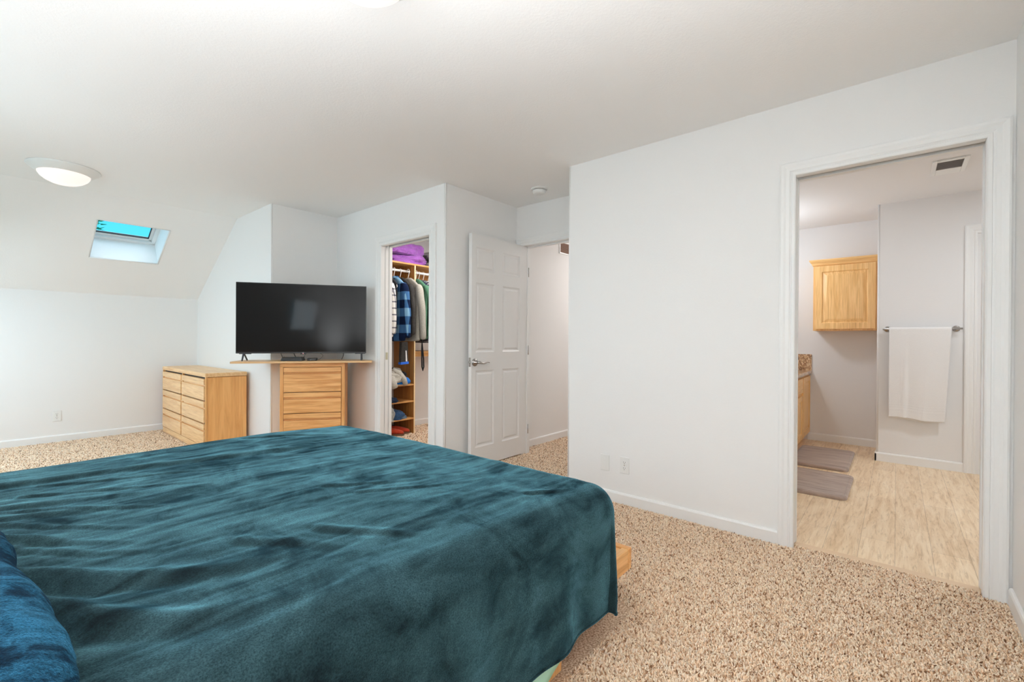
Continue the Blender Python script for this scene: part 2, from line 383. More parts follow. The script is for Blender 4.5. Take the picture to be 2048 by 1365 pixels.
# back wall with two windows and an added middle one (behind the camera)
W2 = (0.72, 1.38, 1.24, 1.85); W3 = (2.68, 4.22, 0.78, 2.12); W4 = (4.98, 6.32, .78, 1.92)
bw = MB().box(XB-T, XB, Y0-T, W2[0], 0, H).box(XB-T, XB, W2[1], W3[0], 0, H).box(XB-T, XB, W3[1], W4[0], 0, H).box(XB-T, XB, W4[1], YK+T, 0, H)
for q in (W2, W3, W4): bw.box(XB-T, XB, q[0], q[1], 0, q[2]).box(XB-T, XB, q[0], q[1], q[3], H)
wallbox('wall_back', bw, 'wall', 'white window wall behind the head of the bed')
for k, q in enumerate((W2, W3, W4)):
    wn = thing('window_%d' % (k+2), ['white framed window over the head of the bed', 'white framed window added in the middle of the window wall for even light', 'white framed window facing the long dresser'][k], 'window'); wn['kind'] = 'structure'
    f_ = MB(); y0, y1, z0, z1 = q
    for s_ in ((y0, y0+.05, z0, z1), (y1-.05, y1, z0, z1), (y0, y1, z0, z0+.05), (y0, y1, z1-.05, z1), ((y0+y1)/2-.02, (y0+y1)/2+.02, z0, z1)): f_.box(XB-.09, XB-.04, *s_)
    obj('window_frame', f_, 'trim', wn, bevel=0.004)
    obj('glass_pane', bx(XB-.07, XB-.066, y0+.04, y1-.04, z0+.04, z1-.04), 'glass', wn)
# closet, hall and bathroom shells
wallbox('wall_closet_far', bx(XC+T, 4.7, 4.81, 4.93, 0, H), 'wall', 'white closet wall behind the hanging clothes')
wallbox('wall_closet_end', bx(4.6, 4.7, 3.06, 4.81, 0, H), 'wall', 'white end wall of the closet')
wallbox('wall_hall', bx(XE+T, 7.5, 2.96, 3.06, 0, H), 'wall', 'warm white hall wall seen through the open doorway')
wallbox('wall_hall_far', bx(7.3, 7.5, Y1-T, 2.96, 0, H), 'wall', 'white end wall of the hall')
wallbox('wall_hall_near', bx(XE+T, 7.3, Y1-T, Y1, 0, H), 'wall', 'white hall wall beside the doorway')
XBT, XBV, YBE = 5.565, 6.235, 0.142
wallbox('wall_towel', bx(XBT, XBT+T, -1.9, YBE, 0, H), 'bath_wall', 'bathroom wall that carries the towel bar')
wallbox('wall_vanity_end', bx(XBV, XBV+T, YBE-0.3, 1.33, 0, H), 'bath_wall', 'bathroom wall behind the oak wall cabinet')
wallbox('wall_vanity_return', bx(XBT+T, XBV, YBE-0.22, YBE-0.1, 0, H), 'bath_wall', 'bathroom wall return beside the towel wall')
wallbox('wall_vanity_side', bx(XW+T, XBV, 1.33, 1.45, 0, H), 'bath_wall', 'bathroom wall behind the vanity')
wallbox('wall_bath_near', bx(XW+T, XBT, -1.9, -1.8, 0, H), 'bath_wall', 'near end wall of the bathroom')
wallbox('wall_bath_inner', bx(XW+T-.002, XW+T+.004, -1.8, BY0, 0, H).box(XW+T-.002, XW+T+.004, BY1, 1.33, 0, H).box(XW+T-.002, XW+T+.004, BY0, BY1, BZ, H), 'bath_wall', 'bathroom side of the doorway wall')
# rounded corner beads
def bead(x, y, z0=0, z1=H, r=0.012): return MB().tube([(x, y, z0), (x, y, z1)], r, 16)
for k, (x, y) in enumerate(((XW+.011, Y1-.011), (XC+.011, YS+.011), (XL+.011, YT+.011))):
    struct('trim_%d' % (k+2), bead(x, y, 0, H), 'wall', smooth=True, label=['bullnose corner at the end of the bathroom wall', 'bullnose corner between closet doorway and panel door', 'bullnose corner behind the television'][k], cat='trim')
struct('trim_5', bead(XBT+.009, YBE-.009, 0, H, .011), 'bath_wall', smooth=True, label='bathroom wall corner bead left of the towel', cat='trim')

# baseboards
def baseboard(name, segs, mat, label, h=0.078, d=0.014):
    mb = MB(); prof = [(0, 0), (d, 0), (d, h-.012), (d-.004, h-.003), (d-.009, h), (0, h)]
    for (a, b_, nrm) in segs:
        a, b_, nrm = Vector((*a, 0)), Vector((*b_, 0)), Vector((*nrm, 0))
        va = [tuple(a+nrm*p[0]+Vector((0, 0, p[1]))) for p in prof]; vb = [tuple(b_+nrm*p[0]+Vector((0, 0, p[1]))) for p in prof]
        n = len(prof)
        mb.add(va+vb, [tuple(range(n))[::-1], tuple(range(n, 2*n))]+[(i, (i+1) % n, n+(i+1) % n, n+i) for i in range(n)])
    return struct(name, mb, mat, label=label, cat='baseboard')
baseboard('baseboard_right', [((XW, 0.50), (XW, Y1), (-1, 0)), ((XW-.014, Y1), (XE, Y1), (0, 1))], 'trim', 'white baseboard along the long wall under the outlet')
baseboard('baseboard_knee', [((XB, YK), (XL, YK), (0, -1))], 'trim', 'white baseboard along the knee wall')
baseboard('baseboard_left', [((XL, YT-.014), (XL, YK), (-1, 0)), ((XL, YT), (XC, YT), (0, -1)), ((XC, 3.892), (XC, YT), (-1, 0)), ((XC, YS-.014), (XC, 2.992), (-1, 0)), ((XC-.014, YS), (XE, YS), (0, -1))], 'trim', 'white baseboard round the nook and closet wall')
baseboard('baseboard_near', [((XB, Y0), (XW-.02, Y0), (0, 1))], 'trim', 'white baseboard at the right edge of the room')
baseboard('baseboard_hall', [((XE+T+.02, 2.96), (7.3, 2.96), (0, -1))], 'trim', 'white baseboard along the hall wall')
baseboard('baseboard_closet', [((2.7, 4.81), (4.6, 4.81), (0, -1))], 'trim', 'white baseboard on the closet wall')
baseboard('baseboard_towel', [((XBT, -0.452), (XBT, YBE+.012), (-1, 0)), ((XBT-.012, YBE), (XBT+T, YBE), (0, 1))], 'trim', 'white baseboard under the towel', 0.082, 0.012)
baseboard('baseboard_vanity', [((XBV, YBE-.2), (XBV, 0.78), (-1, 0))], 'trim', 'white baseboard below the oak wall cabinet', 0.082, 0.012)

# door casings: profile swept round the opening with mitred corners
CP = [(0.0, 0.0), (0.0, 0.011), (0.005, 0.014), (0.017, 0.014), (0.020, 0.011), (0.024, 0.012), (0.030, 0.016), (0.047, 0.0165), (0.058, 0.020), (0.070, 0.021), (0.078, 0.018), (0.078, 0.0)]
def casing(name, fn, s0, s1, zt, mat, label, sides=(1, 1), wd=1.0):
    mb = MB(); n = len(CP); sections = []
    if sides[0]: sections.append([fn(s0-u*wd, 0, d) for u, d in CP])
    sections.append([fn(s0-u*wd*sides[0], zt+u*wd, d) for u, d in CP])
    sections.append([fn(s1+u*wd*sides[1], zt+u*wd, d) for u, d in CP])
    if sides[1]: sections.append([fn(s1+u*wd, 0, d) for u, d in CP])
    vs = [p for s_ in sections for p in s_]; fs = []
    for i in range(len(sections)-1):
        for k in range(n): fs.append((i*n+k, i*n+(k+1) % n, (i+1)*n+(k+1) % n, (i+1)*n+k))
    fs += [tuple(range(n)), tuple(range((len(sections)-1)*n, len(sections)*n))]
    mb.add(vs, fs)
    return struct(name, mb, mat, label=label, cat='trim')
casing('trim_6', lambda s_, z, d: (XW-d, s_, z), -0.300, 0.424, 2.036, 'trim', 'white moulded casing round the bathroom doorway', wd=.96)
casing('trim_7', lambda s_, z, d: (XC-d, s_, z), 3.083, 3.800, 2.032, 'trim', 'white moulded casing round the closet doorway', wd=1.15)
casing('trim_8', lambda s_, z, d: (XE-d, s_, z), 2.015, 2.80, 2.050, 'trim', 'white moulded casing over the hall doorway', wd=1.0)
casing('trim_9', lambda s_, z, d: (XBT-d, s_, z), -1.25, -0.527, 2.07, 'trim', 'white casing at the far right of the bathroom', wd=1.0)
# jambs (pocket tracks in the first two)
def jamb(name, x0, x1, y0, y1, zt, label, pocket=True, th=.014, track='grey_slot'):
    e = thing(name, label, 'trim'); e['kind'] = 'structure'
    mb = MB(); g = 0.027; xm = (x0+x1)/2
    if pocket:
        for (a, b_) in ((x0, xm-g), (xm+g, x1)):
            mb.box(a, b_, y0, y0+th, 0, zt).box(a, b_, y1-th, y1, 0, zt).box(a, b_, y0+th, y1-th, zt-th, zt)
        obj('jamb', mb, 'trim', e, bevel=0.0015)
        obj('track_slot', bx(xm-g, xm+g, y0+.002, y1-.002, zt+.035, zt+.037), track, e)
    else:
        mb.box(x0, x1, y0, y0+th, 0, zt).box(x0, x1, y1-th, y1, 0, zt).box(x0, x1, y0+th, y1-th, zt-th, zt)
        mb.box(xm+.0, xm+.035, y1-th-.012, y1-th, 0, zt-th).box(xm+.0, xm+.035, y0+th, y1-th, zt-th-.012, zt-th)
        obj('jamb', mb, 'trim', e, bevel=0.0015)
    return e
j1_ = jamb('trim_10', XW, XW+T+.004, BY0, BY1, BZ, 'white pocket door jamb of the bathroom doorway')
obj('pocket_door_edge', bx(XW+T/2-.017, XW+T/2+.017, BY1-.013, BY1, 0.01, BZ-.01), 'trim', j1_)
obj('door_pull', bx(XW+T/2-.012, XW+T/2+.012, BY1-.0145, BY1-.012, 0.88, 0.98), 'plastic', j1_)
j2_ = jamb('trim_11', XC, XC+T, CY0, CY1, CZ, 'white pocket door jamb of the closet doorway')
obj('pocket_door_edge', bx(XC+T/2-.017, XC+T/2+.017, CY1-.013, CY1, 0.01, CZ-.01), 'trim', j2_)
obj('strike_plate', bx(XC+T/2-.012, XC+T/2+.012, CY1-.0150, CY1-.0125, 0.93, 1.0), base('pale_brass_plate', srgb(190, 186, 160), 0.4, 0.4)[0], j2_)
jamb('trim_12', XE, XE+T, EY0, EY1, EZ, 'white jamb of the hall doorway', pocket=False)
struct('trim_13', bx(2.930, 2.985, BY0+.014, BY1-.014, 0.0, 0.006), base('pale_transition_strip', srgb(222, 192, 158), 0.4)[0], label='thin pale transition strip between carpet and vinyl', cat='trim', bevel=.002)

# six-panel door (structure with parts)
def panel_rings(mb, P, u0, u1, v0, v1, seq):
    """nested rectangles from (u0,u1,v0,v1); seq = (inset, depth); P(u,v,depth)"""
    rings = []
    for ins, d in seq: rings.append([P(u0+ins, v0+ins, d), P(u1-ins, v0+ins, d), P(u1-ins, v1-ins, d), P(u0+ins, v1-ins, d)])
    mb.loops(rings, True, False, True)
def face_with_panels(mb, P, U0, U1, V0, V1, rects, seq):
    us = sorted({U0, U1, *[r_[0] for r_ in rects], *[r_[1] for r_ in rects]}); vs = sorted({V0, V1, *[r_[2] for r_ in rects], *[r_[3] for r_ in rects]})
    for i in range(len(us)-1):
        for j in range(len(vs)-1):
            cu, cv = (us[i]+us[i+1])/2, (vs[j]+vs[j+1])/2
            if any(r_[0] < cu < r_[1] and r_[2] < cv < r_[3] for r_ in rects): continue
            mb.add([P(us[i], vs[j], 0), P(us[i+1], vs[j], 0), P(us[i+1], vs[j+1], 0), P(us[i], vs[j+1], 0)], [(0, 1, 2, 3)])
    for r_ in rects: panel_rings(mb, P, *r_, seq)
DX0, DX1, DY = 2.765, 3.545, 2.797
door = thing('door_1', 'white six-panel door standing open against the alcove wall', 'door'); door['kind'] = 'structure'
dm = MB(); zt, zb = 2.052, 0.018; tk = 0.036
rects = []
for (a, b_) in ((2.765+.052, 2.765+.292), (2.765+.405, 2.765+.655)):
    rects += [(a, b_, 1.735, 1.940), (a, b_, 1.02, 1.63), (a, b_, 0.185, 0.86)]
seq = [(0, 0), (.010, .007), (.022, .009), (.034, .003), (.040, .002)]
face_with_panels(dm, lambda u, v, d: (u, DY+d, v), DX0, DX1, zb, zt, rects, seq)
face_with_panels(dm, lambda u, v, d: (u, DY+tk-d, v), DX0, DX1, zb, zt, rects, seq)
dm.add([(x, y, z) for x in (DX0, DX1) for z in (zb, zt) for y in (DY, DY+tk)], [(0, 1, 3, 2), (4, 6, 7, 5), (0, 4, 5, 1), (2, 3, 7, 6)])
obj('door_leaf', dm, 'door', door, fix=False)
hd = MB().lathe([(0.0, 0), (0.034, 0), (0.034, -.004), (0.030, -.009), (0.014, -.012), (0.0115, -.035), (0.0, -.036)], (2.806, DY, 0.932), 28, 'y', False)
obj('rosette', hd, 'nickel', door, smooth=True)
lv = MB().tube([(2.806, DY-.036, .932), (2.83, DY-.043, .932), (2.855, DY-.045, .926), (2.88, DY-.045, .923), (2.905, DY-.045, .929), (2.93, DY-.045, .934), (2.948, DY-.043, .928)], [.011, .012, .010, .0075, .006, .0055, .004], 12)
obj('lever', lv, 'nickel', door, smooth=True)
obj('latch_plate', bx(DX0-.001, DX0+.002, DY+.006, DY+.030, .895, .975), 'nickel', door, bevel=.0008)
obj('latch_bolt', bx(DX0-.011, DX0, DY+.011, DY+.025, .925, .945), 'nickel', door, bevel=.002)
hg = MB()
for z in (0.25, 1.03, 1.80): hg.tube([(DX1+.002, DY-.006, z-.045), (DX1+.002, DY-.006, z+.045)], .006, 10)
for z in (0.25, 1.03, 1.80): obj('hinge', MB().tube([(DX1+.002, DY-.006, z-.045), (DX1+.002, DY-.006, z+.045)], .006, 10), 'nickel', door, smooth=True)

# ------------------------------------------------------------------ carpet pile (yarn tufts)
def tufts(regions, name):
    rng = np.random.default_rng(3); V = []; F4 = []; F3 = []; C = []
    k0 = 0
    base_cols = np.array([srgb(250, 232, 208), srgb(240, 212, 182), srgb(216, 182, 150), srgb(166, 126, 94), srgb(246, 228, 208), srgb(130, 94, 68)])
    allV = []; allq = []; allt = []; allc = []
    for (x0, x1, y0, y1, pitch, hgt) in regions:
        nx, ny = int((x1-x0)/pitch), int((y1-y0)/pitch)
        gx, gy = np.meshgrid(np.arange(nx), np.arange(ny)); n = nx*ny
        px = x0+(gx.ravel()+rng.uniform(-.15, 1.15, n))*pitch; py = y0+(gy.ravel()+rng.uniform(-.15, 1.15, n))*pitch
        px = np.clip(px, x0+.003, x1-.003); py = np.clip(py, y0+.003, y1-.003)
        keep = ~((px > 1.45) & (py > 5.14) & (py < 6.79)) & ~((px > 1.70) & (px < 2.54) & (py > 3.95+.6*(2.5-px)) & (py > 4.0) & (py < 4.63))
        keep &= ~((px > 3.385) & (px < 3.415) & (py > 4.40))
        px = px[keep]; py = py[keep]; n = len(px)
        ang = rng.uniform(0, 2*np.pi, n); tilt = rng.uniform(.2, 1.25, n)*hgt*0.85
        hh = rng.uniform(.6, 1.1, n)*hgt; rad = pitch*rng.uniform(.36, .58, n); tw = rng.uniform(0, np.pi, n)
        P = np.zeros((n, 9, 3))
        for k in range(4):
            a = tw+k*np.pi/2
            P[:, k, 0] = px+rad*np.cos(a); P[:, k, 1] = py+rad*np.sin(a); P[:, k, 2] = -.002
            a2 = a+.6
            P[:, 4+k, 0] = px+rad*.85*np.cos(a2)+.45*tilt*np.cos(ang); P[:, 4+k, 1] = py+rad*.85*np.sin(a2)+.45*tilt*np.sin(ang); P[:, 4+k, 2] = hh*.62
        P[:, 8, 0] = px+tilt*np.cos(ang); P[:, 8, 1] = py+tilt*np.sin(ang); P[:, 8, 2] = hh
        idx = (np.arange(n)*9+k0)[:, None]
        for k in range(4):
            kk = (k+1) % 4
            allq.append(idx+np.array([k, kk, 4+kk, 4+k])); allt.append(idx+np.array([4+k, 4+kk, 8]))
        ci = rng.choice(6, n, p=[.31, .28, .16, .08, .13, .04]); cc = base_cols[ci]*rng.uniform(.85, 1.12, n)[:, None]
        allc.append(np.repeat(cc, 9, axis=0)); allV.append(P.reshape(-1, 3)); k0 += n*9
    V = np.concatenate(allV); Q = np.concatenate(allq); Tn = np.concatenate(allt); Cc = np.concatenate(allc)
    me = bpy.data.meshes.new(name); me.vertices.add(len(V)); me.vertices.foreach_set('co', V.ravel())
    nl = Q.size+Tn.size; me.loops.add(nl); me.loops.foreach_set('vertex_index', np.concatenate([Q.ravel(), Tn.ravel()]).astype(np.int32))
    me.polygons.add(len(Q)+len(Tn))
    me.polygons.foreach_set('loop_start', np.concatenate([np.arange(len(Q))*4, len(Q)*4+np.arange(len(Tn))*3]).astype(np.int32))
    me.update(calc_edges=True)
    at = me.color_attributes.new('yarn', 'FLOAT_COLOR', 'POINT')
    at.data.foreach_set('color', np.concatenate([Cc, np.ones((len(Cc), 1))], axis=1).ravel())
    me.polygons.foreach_set('use_smooth', np.ones(len(me.polygons), dtype=bool))
    me.materials.append(M['yarn']); o = bpy.data.objects.new(name, me); COL.objects.link(o); return o
cp = tufts([(1.26, 1.80, Y0, 0.835, .0065, .0105), (1.80, 2.88, Y0, Y1+.02, .0065, .0105), (2.88, 2.932, BY0+.016, BY1-.016, .0065, .011),
            (1.80, 2.3, Y1+.02, 3.2, .008, .012), (2.3, 3.457, Y1+.02, YS-.014, .008, .012), (3.457, 5.0, 2.0, 2.945, .009, .012),
            (2.56, 4.3, 3.1, 4.79, .012, .014), (XB+.01, 1.83, 3.6, YK-.016, .0095, .011)], 'carpet_pile')
tag(cp, 'beige and brown shag pile of the bedroom carpet', 'carpet', kind='stuff')

# ------------------------------------------------------------------ ceiling lamps, smoke detector, vent
def emis(name, col, s_):
    mt, t, b = base(name, (0.6, 0.58, 0.56), 0.3); b.inputs['Emission Color'].default_value = (*col, 1); b.inputs['Emission Strength'].default_value = s_; return mt
M['lampglass'] = emis('glowing_frosted_glass', (1.0, 0.90, 0.84), 0.52)
def ceiling_lamp(x, y, label):
    e = thing('ceiling_lamp', label, 'ceiling lamp', (x, y, H), 0, 'flush ceiling lamps')
    obj('rim', MB().lathe([(0.10, 0), (0.212, 0), (0.213, -.006), (0.205, -.014), (0.162, -.046), (0.154, -.050), (0.150, -.046), (0.10, -.01)], (0, 0, 0), 56, cap=False), 'plastic', e, smooth=True)
    obj('glass_bowl', MB().lathe([(0.153, -.044), (0.149, -.060), (0.136, -.080), (0.112, -.100), (0.078, -.117), (0.04, -.127), (0.001, -.130)], (0, 0, 0), 56, cap=False), 'lampglass', e, smooth=True)
    return e
ceiling_lamp(0.447, 4.93, 'round white ceiling lamp with glowing bowl, near the skylight')
ceiling_lamp(0.856, 1.390, 'round white ceiling lamp cut by the top edge above the bed')
sd = thing('smoke_detector', 'round white smoke detector on the ceiling near the hall door', 'smoke detector', (3.155, 2.37, H))
obj('mounting_plate', MB().lathe([(0, 0), (.072, 0), (.072, -.008), (.055, -.012), (0, -.012)], n=40, cap=False), 'plastic', sd, smooth=False)
obj('body', MB().lathe([(.056, -.016), (.058, -.020), (.056, -.036), (.044, -.044), (.022, -.048), (0.001, -.048)], n=40, cap=False), 'plastic', sd, smooth=True)
sl_ = MB()
for k in range(24):
    a = 2*math.pi*k/24
    if k % 3: sl_.add([(math.cos(a+q)*r_, math.sin(a+q)*r_, z) for q, r_, z in ((-.1, .052, -.011), (.1, .052, -.011), (.1, .052, -.017), (-.1, .052, -.017))], [(0, 1, 2, 3)])
obj('sounder_slots', MB().lathe([(.051, -.011), (.051, -.018)], n=32, cap=False), 'dark', sd)
vt = thing('ceiling_vent', 'white ceiling vent with grey louvred grille in the bathroom', 'ceiling vent', (4.65, -.288, H))
obj('vent_frame', MB().box(-.18, .18, -.098, -.070, -.012, 0).box(-.18, .18, .070, .098, -.012, 0).box(-.18, -.15, -.07, .07, -.012, 0).box(.05, .18, -.07, .07, -.012, 0), 'plastic', vt, bevel=.003)
lo = MB()
for k in range(11): x = -.14+k*.018; lo.add([(x, -.07, -.010), (x, .07, -.010), (x+.012, .07, -.002), (x+.012, -.07, -.002)], [(0, 1, 2, 3)])
obj('louvres', lo, base('grey_louvre', (0.72, 0.69, 0.68), 0.5)[0], vt)
obj('vent_back', bx(-.15, .05, -.07, .07, -.0015, -.0005), base('vent_grey', (.3, .28, .27), .6)[0], vt)
hv = thing('wall_grille', 'brown slatted return air grille high on the hall wall', 'wall grille', (4.335, 2.96, 2.14))
obj('grille_frame', MB().box(0, .5, -.012, 0, -.012, 0).box(0, .5, -.012, 0, .115, .127).box(-.012, 0, -.012, 0, -.012, .127).box(.5, .512, -.012, 0, -.012, .127), 'trim', hv)
gs = MB()
for k in range(9): gs.add([(0, -.010, .004+k*.0125), (.5, -.010, .004+k*.0125), (.5, -.002, .013+k*.0125), (0, -.002, .013+k*.0125)], [(0, 1, 2, 3)])
obj('slats', gs, base('brown_slats', srgb(176, 146, 130), 0.6)[0], hv)
obj('grille_back', bx(0, .5, -.0015, -.0005, 0, .115), base('brown_back', srgb(140, 112, 100), 0.7)[0], hv)

# ------------------------------------------------------------------ outlets
def outlet(name, label, loc, rz, duplex=True):
    e = thing(name, label, 'outlet' if duplex else 'wall plate', loc, rz)        # local: x along the wall, -y out of the wall
    obj('cover_plate', bx(-.035, .035, -.006, 0, -.057, .057), 'plastic', e, bevel=.003, seg=2)
    if duplex:
        for z in (.020, -.020):
            f_ = MB()
            ring = [(.0165*math.cos(a), -.0075, z+.0145*max(-.85, min(.85, math.sin(a)))) for a in [2*math.pi*k/24 for k in range(24)]]
            ring0 = [(p[0], -.0055, p[2]) for p in ring]
            f_.loops([ring0, ring], True, False, True); r_ = obj('receptacle', f_, 'plastic', e)
            s_ = MB().box(-.0075, -.0055, -.0082, -.0074, z-.001, z+.007).box(.0055, .0075, -.0082, -.0074, z-.000, z+.006)
            s_.lathe([(0, -.0082), (.0024, -.0082), (.0024, -.0074)], (0, 0, z-.0075), 12, 'y', False)
            obj('slots', s_, 'dark', r_)
        obj('screw', MB().lathe([(0, -.0078), (.003, -.0078), (.003, -.006)], (0, 0, 0), 12, 'y', False), 'nickel', e)
    else:
        for z in (.03, -.03): obj('screw', MB().lathe([(0, -.0072), (.003, -.0072), (.003, -.006)], (0, 0, z), 12, 'y', False), 'plastic', e)
    return e
outlet('wall_outlet', 'white duplex outlet on the long wall, right of the blank plate', (XW, 1.425, .270), R(-90))
outlet('blank_plate', 'blank white wall plate left of the outlet on the long wall', (XW, 1.577, .265), R(-90), False)
outlet('wall_outlet', 'white duplex outlet low on the knee wall left of the dresser', (0.573, YK, .283), 0)

# ------------------------------------------------------------------ long dresser
DZ = 0.785
dr = thing('dresser', 'long oak dresser with drawer fronts coloured pale as in bright light against the left wall', 'dresser', (1.459, 5.150, 0), R(-0.5))
DL, DD = 1.62, 0.366            # length along local y, depth along local x
obj('carcass', MB().box(.012, DD, .0, .018, .0, DZ-.045).box(.012, DD, DL-.018, DL, 0, DZ-.045).box(DD-.012, DD, .018, DL-.018, .05, DZ-.045).box(.03, DD-.012, .018, DL-.018, .06, .075), 'side_z', dr, bevel=.002)
obj('plinth', bx(.0, .022, .0, DL, 0, .060), 'drawer_y', dr, bevel=.002)
obj('top', bx(-.006, DD+.004, -.006, DL+.006, DZ-.042, DZ), 'drawer_y', dr, bevel=.009, seg=3)
obj('stile', bx(.0, .02, .0, .020, .06, DZ-.042), 'oak_z', dr); obj('stile', bx(.0, .02, DL-.020, DL, .06, DZ-.042), 'oak_z', dr)
obj('stile', bx(.004, .02, DL/2-.014, DL/2+.014, .06, DZ-.042), 'oak_z', dr)
obj('drawer_gap_shade', bx(.020, .026, .02, DL-.02, .06, DZ-.045), 'dark', dr)  # near-black sheet standing in for the shade between drawers
zz0, zz1 = .066, DZ-.050
hh = (zz1-zz0)/3
for c_ in range(2):
    y0_, y1_ = (.028, DL/2-.022) if c_ == 0 else (DL/2+.022, DL-.028)
    for k in range(3):
        z0_ = zz0+k*hh+.005; z1_ = zz0+(k+1)*hh-.008; zs = z1_-.066
        P = lambda a, b_: [(a, y0_), (a, y1_)]
        d_ = MB().box(-.010, .018, y0_, y1_, z0_, zs-.008).box(-.010, .018, y0_, y1_, zs+.008, z1_).box(.010, .016, y0_, y1_, zs-.010, zs+.010)
        obj('drawer', d_, 'drawer_y', dr, bevel=.005, seg=2)
# ------------------------------------------------------------------ chest under the television (turned to face the room)
O = Vector((1.974, 4.2125, 0)); A = R(-34)
ch = thing('chest_of_drawers', 'tall golden oak chest of drawers standing under the television', 'chest of drawers', O, A)
cx0, cx1, cz = -.197, .3654, .905
obj('carcass', MB().box(cx0, cx0+.03, 0, .365, 0, cz-.03).box(cx1-.03, cx1, 0, .365, 0, cz-.03).box(cx0+.03, cx1-.03, .35, .365, .02, cz-.03).box(cx0+.03, cx1-.03, .0, .02, 0, .05), 'oak_z', ch, bevel=.004)
rail = [(cx0, cz-.038), (cx1, cz-.038), (cx1, cz-.016)]+[(cx1-.016+.016*math.cos(a), cz-.016+.016*math.sin(a)) for a in [math.pi/2*k/5 for k in range(1, 6)]]+[(cx0+.016+.016*math.cos(a), cz-.016+.016*math.sin(a)) for a in [math.pi/2+math.pi/2*k/5 for k in range(0, 6)]]
obj('top', MB().prism(rail, lambda p, a: (p[0], a, p[1]), -.004, .37), 'oak_x', ch, bevel=.002)
obj('chest_gap_shade', bx(cx0+.028, cx1-.028, .016, .02, .05, cz-.04), base('dark_red_gap_shade', srgb(84, 36, 22), 0.7)[0], ch)  # dark red sheet paints the shade in the drawer gaps
dz = [(.052, .236), (.242, .432), (.438, .628), (.634, cz-.042)]
for (a, b_) in dz:
    zs = b_-.044
    d_ = MB().box(cx0+.0325, cx1-.0325, -.003, .018, a, zs-.018).box(cx0+.0325, cx1-.0325, -.003, .018, zs, b_).box(cx0+.0325, cx1-.0325, .013, .018, zs-.018, zs)
    d_.box(cx0+.0325, cx1-.0325, .003, .018, zs-.0115, zs-.0065)
    obj('drawer', d_, 'oak_x', ch, bevel=.0025)
bo = obj('shelf_board', bx(-.585, .612, -.06, .30, cz, cz+.018), 'board', bevel=.002); bo.location = O; bo.rotation_euler = (0, 0, A)
tag(bo, 'thin pale board laid across the chest of drawers, under the television', 'board')
obj('end_band', bx(-.5855, -.583, -.0605, .30, cz+.001, cz+.017), base('grey_edge_band', srgb(170, 165, 155), 0.5)[0], bo)
BT = cz+.018
# television
tv = thing('television', 'large black flat-screen television on two splayed feet', 'television', (O.x, O.y, BT), A)
TW, TB, TTp = .5575, .993-BT, 1.637-BT
obj('bezel', MB().box(-TW, TW, 0, .012, TB, TTp), 'black', tv, bevel=.002)
obj('back_housing', MB().loops([[(-TW+.02, .012, TB+.01), (TW-.02, .012, TB+.01), (TW-.02, .012, TTp-.01), (-TW+.02, .012, TTp-.01)], [(-TW+.10, .05, TB+.03), (TW-.10, .05, TB+.03), (TW-.10, .03, TTp-.12), (-TW+.10, .03, TTp-.12)]], True, True, True), 'black', tv, bevel=.004)
obj('screen', bx(-TW+.005, TW-.005, -.0012, .0004, TB+.014, TTp-.005), 'screen', tv)
obj('logo_badge', bx(-.026, .026, -.003, .002, TB-.008, TB+.008), 'black', tv, bevel=.002)
obj('power_light', MB().lathe([(0, -.0035), (.003, -.0035), (.003, -.003)], (0, 0, TB-.002), 10, 'y', False), emis('red_power_light', (1, .25, .3), 1.5), tv)
tx = bpy.data.curves.new('logo_text', 'FONT'); tx.body = 'LG'; tx.size = .013; tx.extrude = .0003; tx.align_x = 'CENTER'
tmp = bpy.data.objects.new('tmp', tx); tme = bpy.data.meshes.new_from_object(tmp); bpy.data.objects.remove(tmp); to = bpy.data.objects.new('logo_text', tme); COL.objects.link(to); to.parent = tv; to.location = (0, -.0035, TB+.003); to.rotation_euler = (R(90), 0, 0)
tme.materials.clear(); tme.materials.append(base('grey_lettering', (.5, .5, .5), .5)[0])
def foot(x, sg):
    f_ = MB()
    f_.tube([(x, .018, TB+.006), (x, -.035, .006)], [.009, .007], 8)
    f_.tube([(x, .018, TB+.006), (x, .125, .006)], [.008, .007], 8)
    f_.box(x-.035*sg, x+.06*sg, .008, .028, TB-.006, TB+.006)
    return obj('foot', f_, 'gunmetal', tv, bevel=.001)
foot(-.497, 1); foot(.515, -1)
# boxes and cables
st = thing('set_top_box', 'flat black set-top box under the left half of the television', 'set-top box', (O.x, O.y, BT), A)
k_ = MB().loops([[(-.185, -.04, .002), (.0, -.04, .002), (.0, .13, .002), (-.185, .13, .002)], [(-.175, -.03, .034), (-.012, -.03, .034), (-.012, .12, .034), (-.175, .12, .034)]], True, True, True)
obj('case', k_, 'black', st, bevel=.003)
for q in ((-.17, -.02), (-.03, -.02), (-.17, .1), (-.03, .1)): obj('rubber_foot', bx(q[0], q[0]+.02, q[1], q[1]+.02, 0, .003), 'dark', st)
sb = thing('streaming_box', 'small round-cornered black media box under the television', 'media box', (O.x, O.y, BT), A)
obj('case', bx(.035, .118, -.01, .07, 0, .026), 'black', sb, bevel=.006, seg=3)
obj('indicator', bx(.060, .070, -.0112, -.0098, .006, .010), base('blue_grey_lens', (.15, .2, .26), .3)[0], sb)
def cable(label, pts, r_=.0025, name='cable'):
    P = [Vector(p) for p in pts]; P = [P[0]*2-P[1]]+P+[P[-1]*2-P[-2]]; q = []
    for i in range(1, len(P)-2):
        for k in range(8):
            t_ = k/8; a, b_, c_, d_ = P[i-1:i+3]
            q.append(0.5*((2*b_)+(c_-a)*t_+(2*a-5*b_+4*c_-d_)*t_*t_+(3*b_-a-3*c_+d_)*t_**3))
    q.append(P[-2])
    o = obj(name, MB().tube(q, r_, 8), 'black', smooth=True); o.location = O; o.rotation_euler = (0, 0, A)
    return tag(o, label, 'cable')
